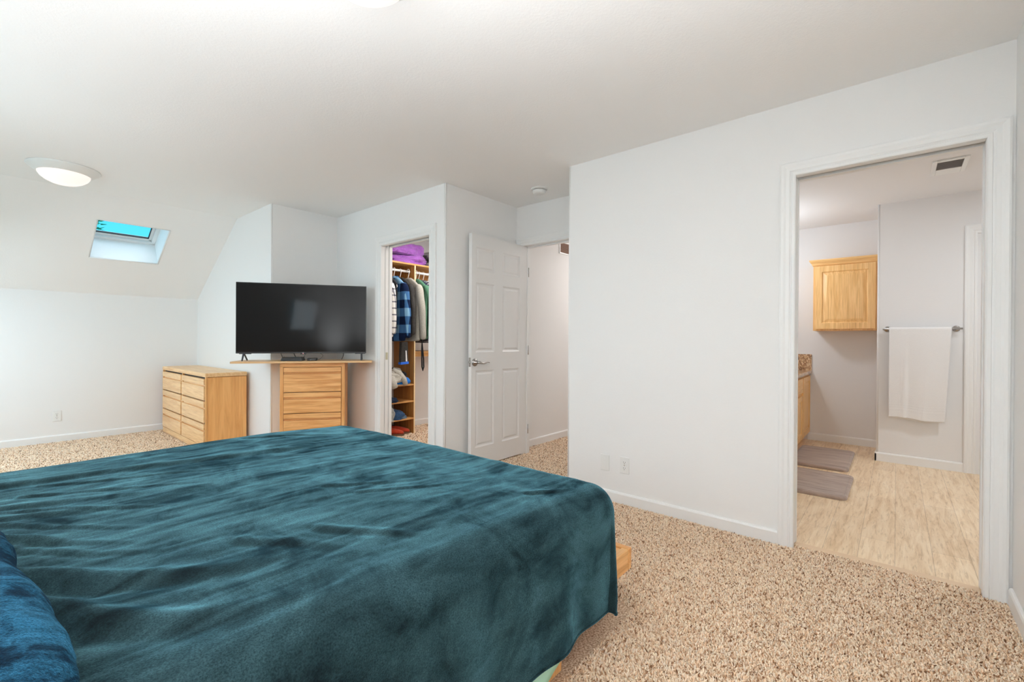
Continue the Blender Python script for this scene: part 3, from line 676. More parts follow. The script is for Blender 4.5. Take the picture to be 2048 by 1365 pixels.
cable('black cable hanging behind the board left of the chest', [(-.21, .05, TB+BT+.04), (-.215, .20, BT+.03), (-.215, .312, BT+.02), (-.22, .318, BT-.08), (-.235, .31, BT-.2), (-.225, .31, BT-.42)], .003)
cable('short black cable dropping into the flat set-top box', [(-.10, .06, TB+BT+.03), (-.085, .09, BT+.045), (-.07, .125, BT+.02)], .003)
cable('thin cable looping from the small media box up to the screen', [(.10, .07, BT+.008), (.13, .10, BT+.012), (.16, .08, BT+.05), (.10, .05, BT+.085), (.03, .06, BT+.08), (-.005, .10, BT+.04), (-.01, .13, BT+.014)], .0014)
cable('short black power cable below the right half of the television', [(.345, .05, TB+BT+.02), (.345, .09, BT+.05), (.325, .14, BT+.006)], .0028)

# ------------------------------------------------------------------ bed
bed = thing('bed', 'low golden oak platform bed frame under the teal blanket', 'bed', (0, 0, 0))
BX0, BX1, BYn, BYf = -.62, 1.78, .842, 2.80
rz0, rz1 = .178, .266
obj('side_rail', bx(BX0, BX1-.030, BYn, BYn+.03, rz0, rz1), 'oak_x', bed, bevel=.004)
obj('side_rail', bx(BX0, BX1-.030, BYf-.03, BYf, rz0, rz1), 'oak_x', bed, bevel=.004)
obj('foot_rail', bx(BX1-.030, BX1, BYn, BYf, rz0, rz1), 'oak_y', bed, bevel=.004)
obj('platform', bx(BX0+.03, BX1-.03, BYn+.03, BYf-.03, rz1-.03, rz1-.008), 'oak_y', bed)
obj('pedestal', MB().box(BX0+.1, 1.30, .868, .888, 0.0, rz0).box(1.28, 1.30, .888, BYf-.1, 0.0, rz0).box(BX0+.1, 1.28, BYf-.12, BYf-.1, 0.0, rz0).box(BX0+.1, BX0+.12, .888, BYf-.12, 0.0, rz0), 'oak_z', bed, bevel=.003)
obj('headboard', MB().box(BX0-.06, BX0, BYn-.02, BYf+.02, 0, .95), 'oak_y', bed, bevel=.01)
mat_ = obj('mattress', bx(BX0+.02, 1.49, .885, 2.69, rz1-.008, .565), 'mattress', bevel=.06, seg=4)
tag(mat_, 'thick mattress on the platform bed, covered by the blanket', 'mattress')
# mint sheet hanging at the near side below the blanket
def sheet_pt(u, v):
    x = -.6+u*1.93
    hem = .115 - .10*max(0, min(1, (1.30-x)/.26)) if x < 1.30 else .115+ (x-1.30)*.6
    hem = max(hem, .012)
    z = .46+(hem-.46)*v
    y = .826 + .012*math.sin(9*x+2*v)*v + .006*math.sin(23*x)*v - .004
    return (x, y, z)
sh = obj('bed_sheet', MB().grid(sheet_pt, 120, 14), 'mint', smooth=True, fix=False)
so = sh.modifiers.new('solid', 'SOLIDIFY'); so.thickness = .002
tag(sh, 'pale mint green sheet hanging below the blanket hem', 'bed sheet')
# blanket
RB, AF, BN, BF, ZT = .095, 1.500, .895, 2.69, .600
OA, OB, OF = .36, .50, .30
def seg_d(px, py, ax, ay, bx_, by_):
    dx, dy = bx_-ax, by_-ay; t_ = max(0, min(1, ((px-ax)*dx+(py-ay)*dy)/(dx*dx+dy*dy)))
    side = (px-ax)*dy-(py-ay)*dx
    return math.hypot(px-ax-t_*dx, py-ay-t_*dy), t_, side
FOLDS = [  # polyline, height, width, falloff start
    ([(-.05, 1.60), (.08, 1.44), (.20, 1.29), (.34, 1.19), (.50, 1.14)], .026, .030),
    ([(-.05, 1.40), (.07, 1.27), (.15, 1.13), (.26, 1.01), (.42, .95)], .030, .032),
    ([(-.02, 1.82), (.10, 1.70), (.20, 1.62)], .012, .024),
    ([(-.10, 2.44), (.25, 2.40), (.60, 2.30), (.95, 2.22), (1.30, 2.14)], .012, .030),
    ([(.0, 2.12), (.2, 2.02), (.42, 1.92)], .008, .022), ([(.0, 1.98), (.18, 1.90), (.36, 1.80)], .007, .020),
    ([(.62, 1.22), (.74, 1.04), (.80, .96)], .006, .016), ([(.45, 1.30), (.56, 1.16), (.62, 1.02)], .005, .018),
    ([(1.25, .98), (1.34, .93), (1.43, .905)], .006, .012),
    ([(.02, 1.93), (.20, 1.72), (.36, 1.55)], .005, .010), ([(.05, 2.05), (.26, 1.86), (.46, 1.70)], .005, .011), ([(.04, 1.78), (.18, 1.60), (.30, 1.46)], .006, .011),
    ([(.10, 2.20), (.34, 2.04), (.60, 1.90)], .005, .012), ([(.15, 2.30), (.45, 2.16), (.75, 2.05)], .004, .012), ([(.06, 1.68), (.2, 1.48), (.34, 1.36)], .006, .012),
    ([(.95, 2.62), (1.20, 2.45), (1.42, 2.36)], .006, .020), ([(.80, 1.55), (.98, 1.42), (1.20, 1.34)], .004, .014), ([(.85, 1.40), (1.05, 1.28), (1.28, 1.20)], .004, .012),
]
def wrinkle(x, y):
    h_ = 0.006*noise.noise(Vector((x*1.6, y*3.4, 1.3)))+.0035*noise.noise(Vector((x*4+y*1.5, y*14-x*3, 4.0)))
    h_ += .0015*noise.noise(Vector((x*11, y*40, 9.0)))
    h_ += .010*math.exp(-((x-1.1)**2+(y-2.45)**2)/.10)
    for pl, ht, wd in FOLDS:
        best = 9; bt = 0
        for i in range(len(pl)-1):
            d_, t_, s_ = seg_d(x, y, *pl[i], *pl[i+1])
            if d_ < best: best = d_; bt = (i+t_)/(len(pl)-1); bs = s_
        if best < wd*4:
            e_ = 1-bt**1.5
            sd_ = best/wd*(1 if bs > 0 else -1)
            h_ += ht*e_*(math.exp(-sd_*sd_)-.55*math.exp(-(sd_-1.5)**2))
    return h_
def bl_pt(u, v):
    a = -.50+u*(AF+OA+.50); b_ = (BN-OB)+v*(BF+OF-BN+OB)
    da = max(0, a-AF); db = BN-b_ if b_ < BN else (b_-BF if b_ > BF else 0); sgn = -1 if b_ < BN else 1
    xa = min(a, AF); yb = min(max(b_, BN), BF)
    d_ = math.hypot(da, db); h_ = wrinkle(xa, yb)
    zt = ZT-.018*math.exp(-((xa-AF)/.35)**2)-.012*max(0, (yb-2.3)/.4)
    if d_ < 1e-9: return (xa, yb, zt+h_)
    ca, cb = da/d_, db/d_; ob = OB if sgn < 0 else OF
    Bd = min(OA/ca if ca > 1e-6 else 9, ob/cb if cb > 1e-6 else 9); d_ *= min(1, .52/Bd)
    q = RB*math.pi/2
    if d_ < q: off = RB*math.sin(d_/RB); drop = RB*(1-math.cos(d_/RB))
    else: off = RB; drop = RB+(d_-q)
    k = min(1, drop/.4)
    along = xa*1.0+yb*.9+math.atan2(da, db+1e-9)*.32
    wv = (.008*math.sin(along*13+1.0)+.005*math.sin(along*29))*k + .014*k*noise.noise(Vector((along*3, drop*2, 3)))
    if da > .02 and db > .02:
        wv += .010*k*math.sin(math.atan2(da, db)*7.0+.6)*min(1, da/.1)*min(1, db/.1)
    off += wv
    return (xa+ca*off, yb+sgn*cb*off, zt-drop+h_*(1-k)*.7)
bk = obj('blanket', MB().grid(bl_pt, 330, 360), 'blanket', smooth=True, fix=False)
so = bk.modifiers.new('solid', 'SOLIDIFY'); so.thickness = .007; so.offset = 1
tag(bk, 'teal velvety fleece blanket spread over the bed', 'blanket')
hemp = [Vector(bl_pt(u/399, 0.0))+Vector((0, -.004, .004)) for u in range(400)]+[Vector(bl_pt(1.0, v/60*.30)) + Vector((.003, 0, .003)) for v in range(1, 61)]
obj('hem', MB().tube(hemp, .0065, 8), 'blanket', bk, smooth=True)
# pillow lump at the head end
def pil(u, v):
    th = (u-.5)*math.pi; ph = v*2*math.pi
    sgnp = lambda x, p_: math.copysign(abs(x)**p_, x)
    cx_, sx2 = sgnp(math.cos(th), .75), sgnp(math.sin(th), .85)
    x = cx_*sgnp(math.cos(ph), .5)*.26; y = cx_*sgnp(math.sin(ph), .5)*.56; z = sx2*.09
    n_ = noise.noise(Vector((x*5, y*5, z*5+8)))*.030+noise.noise(Vector((x*14+y*6, y*14, z*12)))*.008
    l_ = math.sqrt(x*x+y*y+z*z)+1e-6
    n_ += noise.noise(Vector((x*55, y*40, z*55)))*.0035
    return (x*(1+n_/l_), y*(1+n_/l_), z*(1+n_/l_))
pw = obj('pillow', MB().grid(pil, 150, 300), 'plush_pillow', smooth=True, fix=False); pw.location = (-.190, 1.16, .685); pw.rotation_euler = (R(3), R(3), R(6))
tag(pw, 'fluffy darker blue pillow at the head of the bed', 'pillow')

# ------------------------------------------------------------------ bathroom
vn = thing('vanity_cabinet', 'honey oak bathroom vanity with raised panel doors', 'vanity', (0, 0, 0))
VF, VX0, VX1, VT = .772, 4.25, XBV, .762
obj('carcass', MB().box(VX0, VX1, VF, 1.329, .075, VT).box(VX0, VX1, VF+.05, 1.329, 0, .075), 'cab_z', vn)
rp_seq = [(0, 0), (.006, .004), (.030, .004), (.048, -.003), (.052, -.003)]
def panel_door(parent, name, P, U0, U1, V0, V1, mat, st_=.05, thick=.018):
    mb = MB(); face_with_panels(mb, P, U0, U1, V0, V1, [(U0+st_, U1-st_, V0+st_, V1-st_)], [(0, 0), (.005, .009), (.012, .011), (.040, .003), (.045, .002)])
    c4 = [(U0, V0), (U1, V0), (U1, V1), (U0, V1)]
    mb.loops([[P(u, v, 0) for u, v in c4], [P(u, v, thick) for u, v in c4]], True, False, True)
    return obj(name, mb, mat, parent, fix=False, bevel=.002)
Pv = lambda u, v, d: (u, VF-.018+d, v)
for (a, b_) in ((5.715, 6.205), (4.28, 4.66)): panel_door(vn, 'door', Pv, a, b_, .10, .74, 'cab_z')
for (a, b_) in ((5.20, 5.675), (4.70, 5.165)):
    panel_door(vn, 'door', Pv, a, b_, .10, .555, 'cab_z')
    obj('drawer', bx(a, b_, VF-.018, VF, .585, .74), 'cab_x', vn, bevel=.004)
ct = thing('granite_counter', 'brown granite countertop with side splash on the vanity', 'countertop', (0, 0, 0))
obj('slab', bx(VX0-.02, XBV, .744, 1.33, VT, VT+.038), 'granite', ct, bevel=.006, seg=3)
obj('side_splash', bx(XBV-.02, XBV, .746, 1.31, VT+.038, .985), 'granite', ct, bevel=.002)
obj('back_splash', bx(VX0, XBV-.02, 1.31, 1.33, VT+.038, .985), 'granite', ct, bevel=.002)
# wall cabinet
CF = 5.925
wc = thing('wall_cabinet', 'honey oak wall cabinet with one raised panel door', 'cabinet', (0, 0, 0))
cy0, cy1, cz0, cz1 = .135, .700, 1.250, 1.985
obj('carcass', bx(CF, XBV, cy0, cy1, cz0, cz1), 'cab_z', wc, bevel=.002)
crown = [(0, cz1-.035), (.008, cz1-.030), (.014, cz1-.012), (.030, cz1+.010), (.036, cz1+.024), (.036, cz1+.032), (0, cz1+.032)]
cm = MB()
secs = [[(XBV, cy1+o, z) for o, z in crown], [(CF-o, cy1+o, z) for o, z in crown], [(CF-o, cy0-o, z) for o, z in crown], [(XBV, cy0-o, z) for o, z in crown]]
n = len(crown); vs = [p for s_ in secs for p in s_]
cm.add(vs, [(i*n+k, i*n+(k+1) % n, (i+1)*n+(k+1) % n, (i+1)*n+k) for i in range(3) for k in range(n)])
cm.box(CF, XBV, cy0, cy1, cz1, cz1+.030)
obj('crown_moulding', cm, 'cab_y', wc)
panel_door(wc, 'door', lambda u, v, d: (CF-.019+d, u, v), cy0+.028, cy1-.018, cz0+.018, cz1-.040, 'cab_z', .062, .019)
# bath mats
def mat_mesh(x0, x1, y0, y1, r_, h_):
    pts = []
    for (cx, cy, a0) in ((x1-r_, y1-r_, 0), (x0+r_, y1-r_, 90), (x0+r_, y0+r_, 180), (x1-r_, y0+r_, 270)):
        for k in range(7): a = R(a0+15*k); pts.append((cx+r_*math.cos(a), cy+r_*math.sin(a), cx, cy))
    mx, my = (x0+x1)/2, (y0+y1)/2
    ring = lambda s_, z: [(mx+(p[0]-mx)*(1-s_/(x1-x0)*2), my+(p[1]-my)*(1-s_/(y1-y0)*2), z) for p in pts]
    return MB().loops([ring(0.002, 0.0), ring(0, .006), ring(0.0, h_*.6), ring(.006, h_*.9), ring(.016, h_), ring(.020, h_-.002), ring(.028, h_+.001)], True, True, True)
mt, t, b = base('taupe_plush_mat', srgb(150, 130, 118), 0.95, spec=0.1)
c = coords(t, (26, 3.5, 1)); n_ = noise_tex(t, c, 1.0, 5, 0.65, 0.6)
rr = ramp(t, [(0.3, srgb(128, 106, 94)), (0.5, srgb(160, 140, 128)), (0.7, srgb(180, 160, 146))]); t.links.new(n_.outputs[0], rr.inputs[0]); t.links.new(rr.outputs[0], b.inputs['Base Color'])
b.inputs['Sheen Weight'].default_value = .4; M['bathmat'] = mt
m1 = obj('bath_mat', mat_mesh(4.86, 5.75, .312, .768, .05, .026), 'bathmat', smooth=False); tag(m1, 'taupe foam bath mat by the vanity, the one farther from the doorway', 'bath mat', 'taupe bath mats')
m2 = obj('bath_mat', mat_mesh(3.98, 4.70, .262, .72, .05, .026), 'bathmat', smooth=False); tag(m2, 'taupe foam bath mat on vinyl, the one nearer the doorway', 'bath mat', 'taupe bath mats')
# towel bar and towel
tb = thing('towel_bar', 'brushed nickel towel bar with round posts on the bathroom wall', 'towel bar', (XBT, 0, 1.252))
obj('bar', MB().tube([(-.065, .100, 0), (-.065, -.435, 0)], .0085, 14), 'nickel', tb, smooth=True)
for y in (.066, -.398):
    pz = obj('post', MB().lathe([(.0, -.0), (.027, 0), (.027, -.006), (.022, -.010), (.009, -.012), (.009, -.065)], (0, y, 0), 24, 'x', False), 'nickel', tb, smooth=True)
def towel_pt(u, v):
    # u across (left to right), v: 0 back hem -> over the bar -> 1 front hem
    yL, yR = .052, -.368
    Lb, Lf = .825, .815; arc = .035
    s_ = v*(Lb+arc+Lf)
    xb = XBT-.065
    if s_ < Lb: z = 1.252-(Lb-s_); x = xb+.012; side = 1
    elif s_ < Lb+arc:
        a = (s_-Lb)/arc*math.pi; z = 1.252+.013*math.sin(a); x = xb+.013*math.cos(a); side = 0
    else: z = 1.252-(s_-Lb-arc); x = xb-.013; side = -1
    dn = max(0, (1.252-z)/.8)
    shrink = .09*dn
    y = yL+(yR-yL)*u
    if side <= 0: y = yL+.002+(yR-yL)*(u*(1-shrink))
    else: y = yL-.05+(yR-yL+.09)*u*(1-.03*dn)
    fold = .014*math.exp(-((u-.27)/.05)**2)*min(1, dn*2)+.008*math.exp(-((u-.62)/.05)**2)*dn+.006*math.sin(u*9+dn*2)*dn
    x -= fold*(1 if side <= 0 else -.2)
    if side < 0: z += -.012*u*dn + .006*math.sin(u*7)*dn
    if side > 0: z += -.020*math.exp(-((u-.6)/.3)**2)*dn
    if side < 0 and .86 < dn < .93: x += .002*math.sin((dn-.86)/.07*math.pi*8)
    return (x, y, z)
mt, t, b = base('white_terry', (0.84, 0.825, 0.815), 0.95, spec=0.1); c = coords(t); n_ = noise_tex(t, c, 210, 3, .6); bump(t, b, n_.outputs[0], .6, .004); b.inputs['Sheen Weight'].default_value = .3; M['terry'] = mt
tw_ = obj('towel', MB().grid(towel_pt, 50, 200), 'terry', smooth=True, fix=False)
so = tw_.modifiers.new('solid', 'SOLIDIFY'); so.thickness = .005; so.offset = 0
tag(tw_, 'white terry bath towel hanging over the towel bar', 'towel')

# ------------------------------------------------------------------ closet
PXc = 3.392
cl = thing('closet_organizer', 'oak closet organizer with shelves and upright panel', 'closet shelving', (0, 0, 0))
YF, YR = 4.402, 4.806
obj('upright_panel', bx(PXc, PXc+.018, YF, YR, 0, 2.012), 'closet_z', cl)
obj('upright_panel', bx(2.93, 2.948, YF, YR, 0, 1.05), 'closet_z', cl)
obj('top_shelf', bx(2.70, 4.55, YF-.002, YR, 2.012, 2.032), 'closet_x', cl, bevel=.002)
obj('back_cleat', MB().box(2.70, PXc, YR-.018, YR, 1.78, 2.012).box(PXc+.018, 4.55, YR-.018, YR, 1.83, 2.012), 'closet_x', cl)
for z in (.195, .400, .598): obj('shelf', bx(2.948, PXc, YF+.002, YR, z-.018, z), 'closet_x', cl, bevel=.002)
obj('shelf', bx(PXc+.018, 4.4, YF+.002, YR, .968, .986), 'closet_x', cl, bevel=.002)
obj('shelf_fascia', bx(PXc+.018, 4.4, YF+.004, YF+.022, .922, .968), 'closet_x', cl)
M['edge'] = base('pale_edge_banding', srgb(236, 206, 160), .4)[0]
obj('edge_band', bx(PXc, PXc+.018, YF-.001, YF+.0005, 0, 2.012), 'edge', cl)
YRod, ZRod = 4.505, 1.945
rodA = thing('closet_rod', 'white clothes rod left of the closet upright panel', 'clothes rod', (0, 0, 0))
obj('rod', MB().tube([(2.70, YRod, ZRod), (PXc, YRod, ZRod)], .015, 16), 'plastic', rodA, smooth=True)
obj('flange', MB().lathe([(0, 0), (.026, 0), (.026, -.006), (.018, -.014), (.016, -.02)], (PXc, YRod, ZRod), 24, 'x', False), 'chrome', rodA, smooth=True)
rodB = thing('closet_rod', 'white clothes rod right of the closet upright panel', 'clothes rod', (0, 0, 0))
obj('rod', MB().tube([(PXc+.018, YRod, ZRod), (4.5, YRod, ZRod)], .015, 16), 'plastic', rodB, smooth=True)

def hanger(x, label, dy=0, rz=0, group='white hangers on the closet rods', name='hanger', mat='hanger'):
    # origin at the rod centre; shoulders along local y
    mb = MB(); pts = []
    for k in range(9): a = R(-30+k*30*.95); pts.append((0, -.024*math.cos(a)*-1 if False else .024*math.cos(a), .024*math.sin(a)))
    pts = [(0, .0215*math.cos(R(a)), .0215*math.sin(R(a))) for a in (-20, 10, 40, 70, 100, 130, 160, 185)]+[(0, -.014, -.035), (0, 0, -.070), (0, 0, -.085)]
    mb.tube(pts, .0035, 8)
    mb.tube([(0, 0, -.085), (0, -.05, -.105), (0, -.13, -.160), (0, -.195, -.205), (0, -.20, -.222), (0, -.185, -.232), (0, 0, -.236), (0, .185, -.232), (0, .20, -.222), (0, .195, -.205), (0, .13, -.160), (0, .05, -.105), (0, 0, -.085)], .0045, 8)
    o = obj(name, mb, mat, smooth=True); o.location = (x, YRod+dy, ZRod); o.rotation_euler = (0, 0, rz)
    return tag(o, label, 'hanger', group)
def garment(name, x, mat, label, zb=-.86, th=.027, dy=0, rz=0, sl_out=.0, sleeve=True, sl_len=.62, seed=0, collar=False, half=.225, sl_th=.034, slmat=None, open_front=False, bend=0.0, sdx=0.0):
    mb = MB(); rings = []; ns = 28
    zs = [(-.082, .045, .55), (-.092, .065, .8), (-.115, .110, 1), (-.150, .160, 1), (-.185, .200, 1), (-.215, half, 1), (-.26, half+.005, 1.1), (-.40, half-.01, 1.15), (-.55, half-.015, 1.1), (-.70, half-.01, 1.15), (zb+.02, half, 1.2), (zb, half, 1.1)]
    for z, hy, kx in zs:
        ring = []
        for k in range(ns):
            a = 2*math.pi*k/ns; cx, sy = math.cos(a), math.sin(a)
            x_ = th*kx*math.copysign(abs(cx)**.7, cx); y_ = hy*math.copysign(abs(sy)**.8, sy)
            n_ = noise.noise(Vector((k*.9+seed*7, z*4, seed)))*.007+math.sin(a*5+seed+z*3)*.005*min(1, -z*2)
            ring.append((x_+math.copysign(n_, cx) if abs(cx) > .05 else x_, y_+n_*.4, z))
        rings.append(ring)
    mb.loops(rings, True, True, True)
    o = obj(name, mb, mat, smooth=True); o.location = (x, YRod+dy, ZRod); o.rotation_euler = (0, 0, rz); subsurf(o, 1)
    tag(o, label, 'garment', 'clothes hanging in the closet')
    if sleeve:
        for sg in (-1, 1):
            sm_ = MB(); rg = []; nl = 12
            for i in range(nl):
                t_ = i/(nl-1); z = -.165-t_*sl_len
                cy = sg*(half-.035+.055*math.sin(min(1, t_*1.4)*math.pi/2)+sl_out*t_); r_y = sl_th*(1.25-.45*t_); r_x = sl_th*(1.1-.35*t_)
                if t_ == 0: r_y *= .45; r_x *= .6
                cx = sg*-.004+sdx*t_+bend*math.sin(t_*math.pi)
                rg.append([(cx+r_x*math.cos(2*math.pi*k/14)*(1+.12*noise.noise(Vector((k, t_*6, seed+sg)))), cy+r_y*math.sin(2*math.pi*k/14)+.004*math.sin(t_*14+seed), z) for k in range(14)])
            sm_.loops(rg, True, True, True)
            s_ = obj('sleeve', sm_, slmat or mat, o, smooth=True); subsurf(s_, 1)
    if collar:
        cb = MB().tube([(.012, -.06, -.095), (.03, 0, -.085), (.012, .06, -.095), (-.03, .055, -.10), (-.036, .0, -.115), (-.03, -.055, -.10), (.012, -.06, -.095)], [.014]*7, 8)
        obj('collar', cb, mat, o, smooth=True)
    return o
M['p_bw'] = plaid('grey_white_plaid', srgb(226, 224, 218), srgb(130, 130, 136), srgb(40, 42, 56), .036, .22)
M['p_blue'] = plaid('blue_buffalo_plaid', srgb(118, 160, 190), srgb(58, 98, 142), srgb(10, 26, 56), .094)
M['p_grey'] = plaid('small_grey_plaid', srgb(190, 190, 192), srgb(96, 100, 110), srgb(26, 30, 44), .016)
M['charcoal'] = cloth('charcoal_wool', srgb(58, 56, 54), .2, 60, .9, 0.0); M['greyknit'] = cloth('light_grey_knit', srgb(160, 157, 148), .16, 120, .9, 0.0)
M['green'] = cloth('sage_green_cotton', srgb(80, 122, 98), .08, 60, .9, 0.0); M['navy'] = cloth('navy_cotton', srgb(28, 36, 60), .2)
M['dark_knit'] = cloth('black_cotton', srgb(30, 32, 36), .2); M['whitecloth'] = cloth('white_cotton', srgb(222, 222, 224), .06)
M['steel'] = cloth('steel_blue_cotton', srgb(104, 128, 150), .12)
G = [
 ('flannel_shirt', 3.000, 'p_bw', 'grey and white plaid shirt, leftmost of the hanging clothes', dict(seed=1, sl_len=.60, zb=-.80)),
 ('dark_shirt', 3.078, 'dark_knit', 'black shirt hung between the grey plaid and blue plaid shirts', dict(seed=2, half=.19, sleeve=False, zb=-.7)),
 ('flannel_shirt', 3.152, 'p_blue', 'blue buffalo plaid flannel shirt with long sleeves', dict(seed=3, collar=True, sl_len=.64, sl_th=.044, dy=-.03, zb=-.84, sdx=.015)),
 ('wool_jacket', 3.262, 'charcoal', 'dark charcoal jacket hung between blue plaid and grey sweater', dict(seed=4, sl_len=.60, zb=-.80)),
 ('sweater', 3.345, 'greyknit', 'light heather grey sweater hung against the upright panel', dict(seed=5, sl_len=.66, sl_th=.045, dy=-.045, zb=-.84, sdx=.03)),
 ('jacket', 3.462, 'green', 'sage green jacket just right of the upright panel', dict(seed=6, sl_len=.62, sl_th=.045, dy=-.04, bend=.045, zb=-.82)),
 ('shirt', 3.535, 'navy', 'navy blue shirt right of the green jacket', dict(seed=7, sl_len=.6, zb=-.82)),
 ('checked_shirt', 3.605, 'p_grey', 'small grey check shirt right of the navy shirt', dict(seed=8, sl_len=.6)),
 ('shirt', 3.685, 'whitecloth', 'white shirt partly hidden at the right closet jamb', dict(seed=9)),
 ('shirt', 3.77, 'steel', 'steel blue shirt farthest right on the rod', dict(seed=10)),
]
for nm, x, mt_, lb, kw in G: garment(nm, x, mt_, lb, **kw)
HL = ['white hanger holding the '+q for q in ('grey and white plaid shirt', 'black shirt', 'blue plaid flannel', 'charcoal jacket', 'light grey sweater', 'green jacket', 'navy shirt', 'grey check shirt', 'white shirt', 'steel blue shirt')]
for k, (nm, x, mt_, lb, kw) in enumerate(G): hanger(x, HL[k], dy=kw.get('dy', 0))
# belt and strap
bt = obj('belt', MB().tube([(3.455, 4.335, 1.0), (3.452, 4.33, .90), (3.456, 4.33, .80), (3.468, 4.33, .757), (3.482, 4.33, .80), (3.478, 4.33, .90), (3.468, 4.335, 1.0), (3.462, 4.34, 1.12), (3.455, 4.335, 1.0)], .0085, 8), 'dark_knit', smooth=True)
tag(bt, 'dark leather belt hanging in a loop below the green jacket', 'belt')
tie = thing('trousers', 'dark trouser legs with blue hem hanging below the blue plaid shirt', 'trousers', (0, 0, 0))
obj('leg', MB().loops([[(3.150, 4.31, 1.10), (3.228, 4.30, 1.10), (3.235, 4.36, 1.10), (3.158, 4.37, 1.10)], [(3.142, 4.31, .93), (3.232, 4.30, .93), (3.24, 4.36, .93), (3.15, 4.37, .93)], [(3.140, 4.312, .855), (3.238, 4.302, .862), (3.242, 4.36, .862), (3.15, 4.37, .855)]], True, True, True), 'charcoal', tie, bevel=.006)
obj('cuff', MB().loops([[(3.140, 4.308, .868), (3.240, 4.298, .875), (3.246, 4.364, .875), (3.146, 4.374, .868)], [(3.138, 4.308, .838), (3.242, 4.298, .845), (3.248, 4.364, .845), (3.144, 4.374, .838)]], True, True, True), base('bright_blue_cuff', srgb(30, 100, 210), .6)[0], tie, bevel=.006)
obj('stripe', MB().loops([[(3.196, 4.301, 1.0), (3.208, 4.300, 1.0), (3.208, 4.31, 1.0), (3.196, 4.31, 1.0)], [(3.2, 4.298, .875), (3.216, 4.297, .875), (3.216, 4.31, .875), (3.2, 4.31, .875)]], True, True, True), 'whitecloth', tie)

# soft lumps: folded clothes
def lump(name, c, r, mat, label, cat, group=None, seed=0, rz=0, pw_=.7, amp=.25, flat=.3, creases=0, parent=None, nu=28, nv=44):
    def f(u, v):
        th = (u-.5)*math.pi; ph = v*2*math.pi; sg = lambda x, p_: math.copysign(abs(x)**p_, x)
        x = sg(math.cos(th), pw_)*sg(math.cos(ph), pw_); y = sg(math.cos(th), pw_)*sg(math.sin(ph), pw_); z = sg(math.sin(th), .8)
        n_ = 1+amp*noise.noise(Vector((x*1.6+seed*3, y*1.6, z*2)))+amp*.35*noise.noise(Vector((x*5+seed, y*5, z*6)))
        if creases: n_ += .07*abs(math.sin(creases*(x*.7+z*1.3+.4*noise.noise(Vector((x*2, y*2, seed))))))-.03
        z2 = z*n_
        if z2 < -flat: z2 = -flat-(abs(z2)-flat)*.08
        return (x*n_*r[0], y*n_*r[1], (z2+flat)*r[2])
    o = obj(name, MB().grid(f, nu, nv), mat, parent, smooth=True, fix=False)
    o.location = c; o.rotation_euler = (0, 0, rz)
    if not parent: tag(o, label, cat, group)
    return o
mt, t, b = base('purple_nylon', srgb(150, 78, 176), .38, spec=.5); c = coords(t); n_ = noise_tex(t, c, 14, 5, .6, 1.5)
bump(t, b, n_.outputs[0], .7, .03); b.inputs['Sheen Weight'].default_value = .3; M['purple'] = mt
pb = lump('sleeping_bag', (3.36, 4.60, 2.032), (.33, .17, .10), 'purple', 'purple nylon sleeping bag bundle on the top closet shelf', 'sleeping bag', seed=2, amp=.28, creases=7, nu=50, nv=80)
lump('upper_fold', (-.03, -.01, .11), (.31, .17, .13), 'purple', '', '', seed=5, amp=.26, creases=6, parent=pb, nu=50, nv=80, rz=.15)
M['greyfold'] = cloth('grey_bedding', srgb(150, 150, 146), .2, 20); M['blackbag'] = cloth('black_canvas', srgb(34, 34, 34), .3, 30)
lump('folded_blanket', (3.98, 4.62, 2.165), (.24, .17, .075), 'greyfold', 'grey folded blanket on the top shelf beside the purple bag', 'blanket', seed=8, creases=5)
bb = lump('duffel_bag', (3.96, 4.62, 2.032), (.22, .17, .10), 'blackbag', 'black duffel bag with orange tag on the top closet shelf', 'bag', seed=11, amp=.15)
obj('orange_tag', MB().tube([(-.10, -.175, .06), (-.085, -.185, .085), (-.075, -.18, .11)], [.012, .016, .010], 10), base('orange_tag', srgb(240, 120, 40), .5)[0], bb, smooth=True)
cap_ = lump('knit_cap', (3.70, 4.47, 2.032), (.075, .06, .045), cloth('olive_cap', srgb(110, 108, 98), .2), 'small olive grey cap at the front of the top shelf', 'cap', seed=14, amp=.1)
# shelf piles
M['lgrey'] = cloth('pale_grey_fleece', srgb(178, 174, 164), .14, 50); M['bblue'] = cloth('bright_blue_cotton', srgb(22, 112, 200), .12)
M['cream'] = cloth('cream_cotton', srgb(224, 212, 186), .08); M['denim'] = cloth('blue_denim', srgb(46, 76, 112), .3, 80); M['ddenim'] = cloth('dark_denim', srgb(34, 50, 74), .3, 80)
GS = 'folded clothes on the closet shelves'
lump('folded_shirt', (3.17, 4.50, .598), (.15, .15, .045), 'cream', 'cream shirt at the bottom of the pile on the upper shelf', 'folded clothes', GS, 21, amp=.15)
lump('blue_shirt', (3.18, 4.49, .612), (.145, .155, .075), 'bblue', 'bright blue shirt in the pile on the upper shelf', 'folded clothes', GS, 22, amp=.2, creases=4)
lump('black_shirt', (3.21, 4.55, .64), (.13, .13, .11), 'dark_knit', 'black garment at the back of the pile on the upper shelf', 'folded clothes', GS, 23)
hod = lump('hooded_sweater', (3.10, 4.47, .64), (.115, .155, .12), 'lgrey', 'pale grey hooded sweater on top of the upper shelf pile', 'folded clothes', GS, 24, creases=5)
obj('sleeve', MB().tube([(-.01, -.07, .14), (.04, -.12, .10), (.085, -.155, .03), (.105, -.16, -.035)], [.034, .036, .032, .028], 14), 'lgrey', hod, smooth=True)
obj('hem_flap', MB().tube([(-.06, -.11, .05), (-.065, -.165, -.02), (-.05, -.17, -.06)], [.045, .042, .035], 12), 'lgrey', hod, smooth=True)
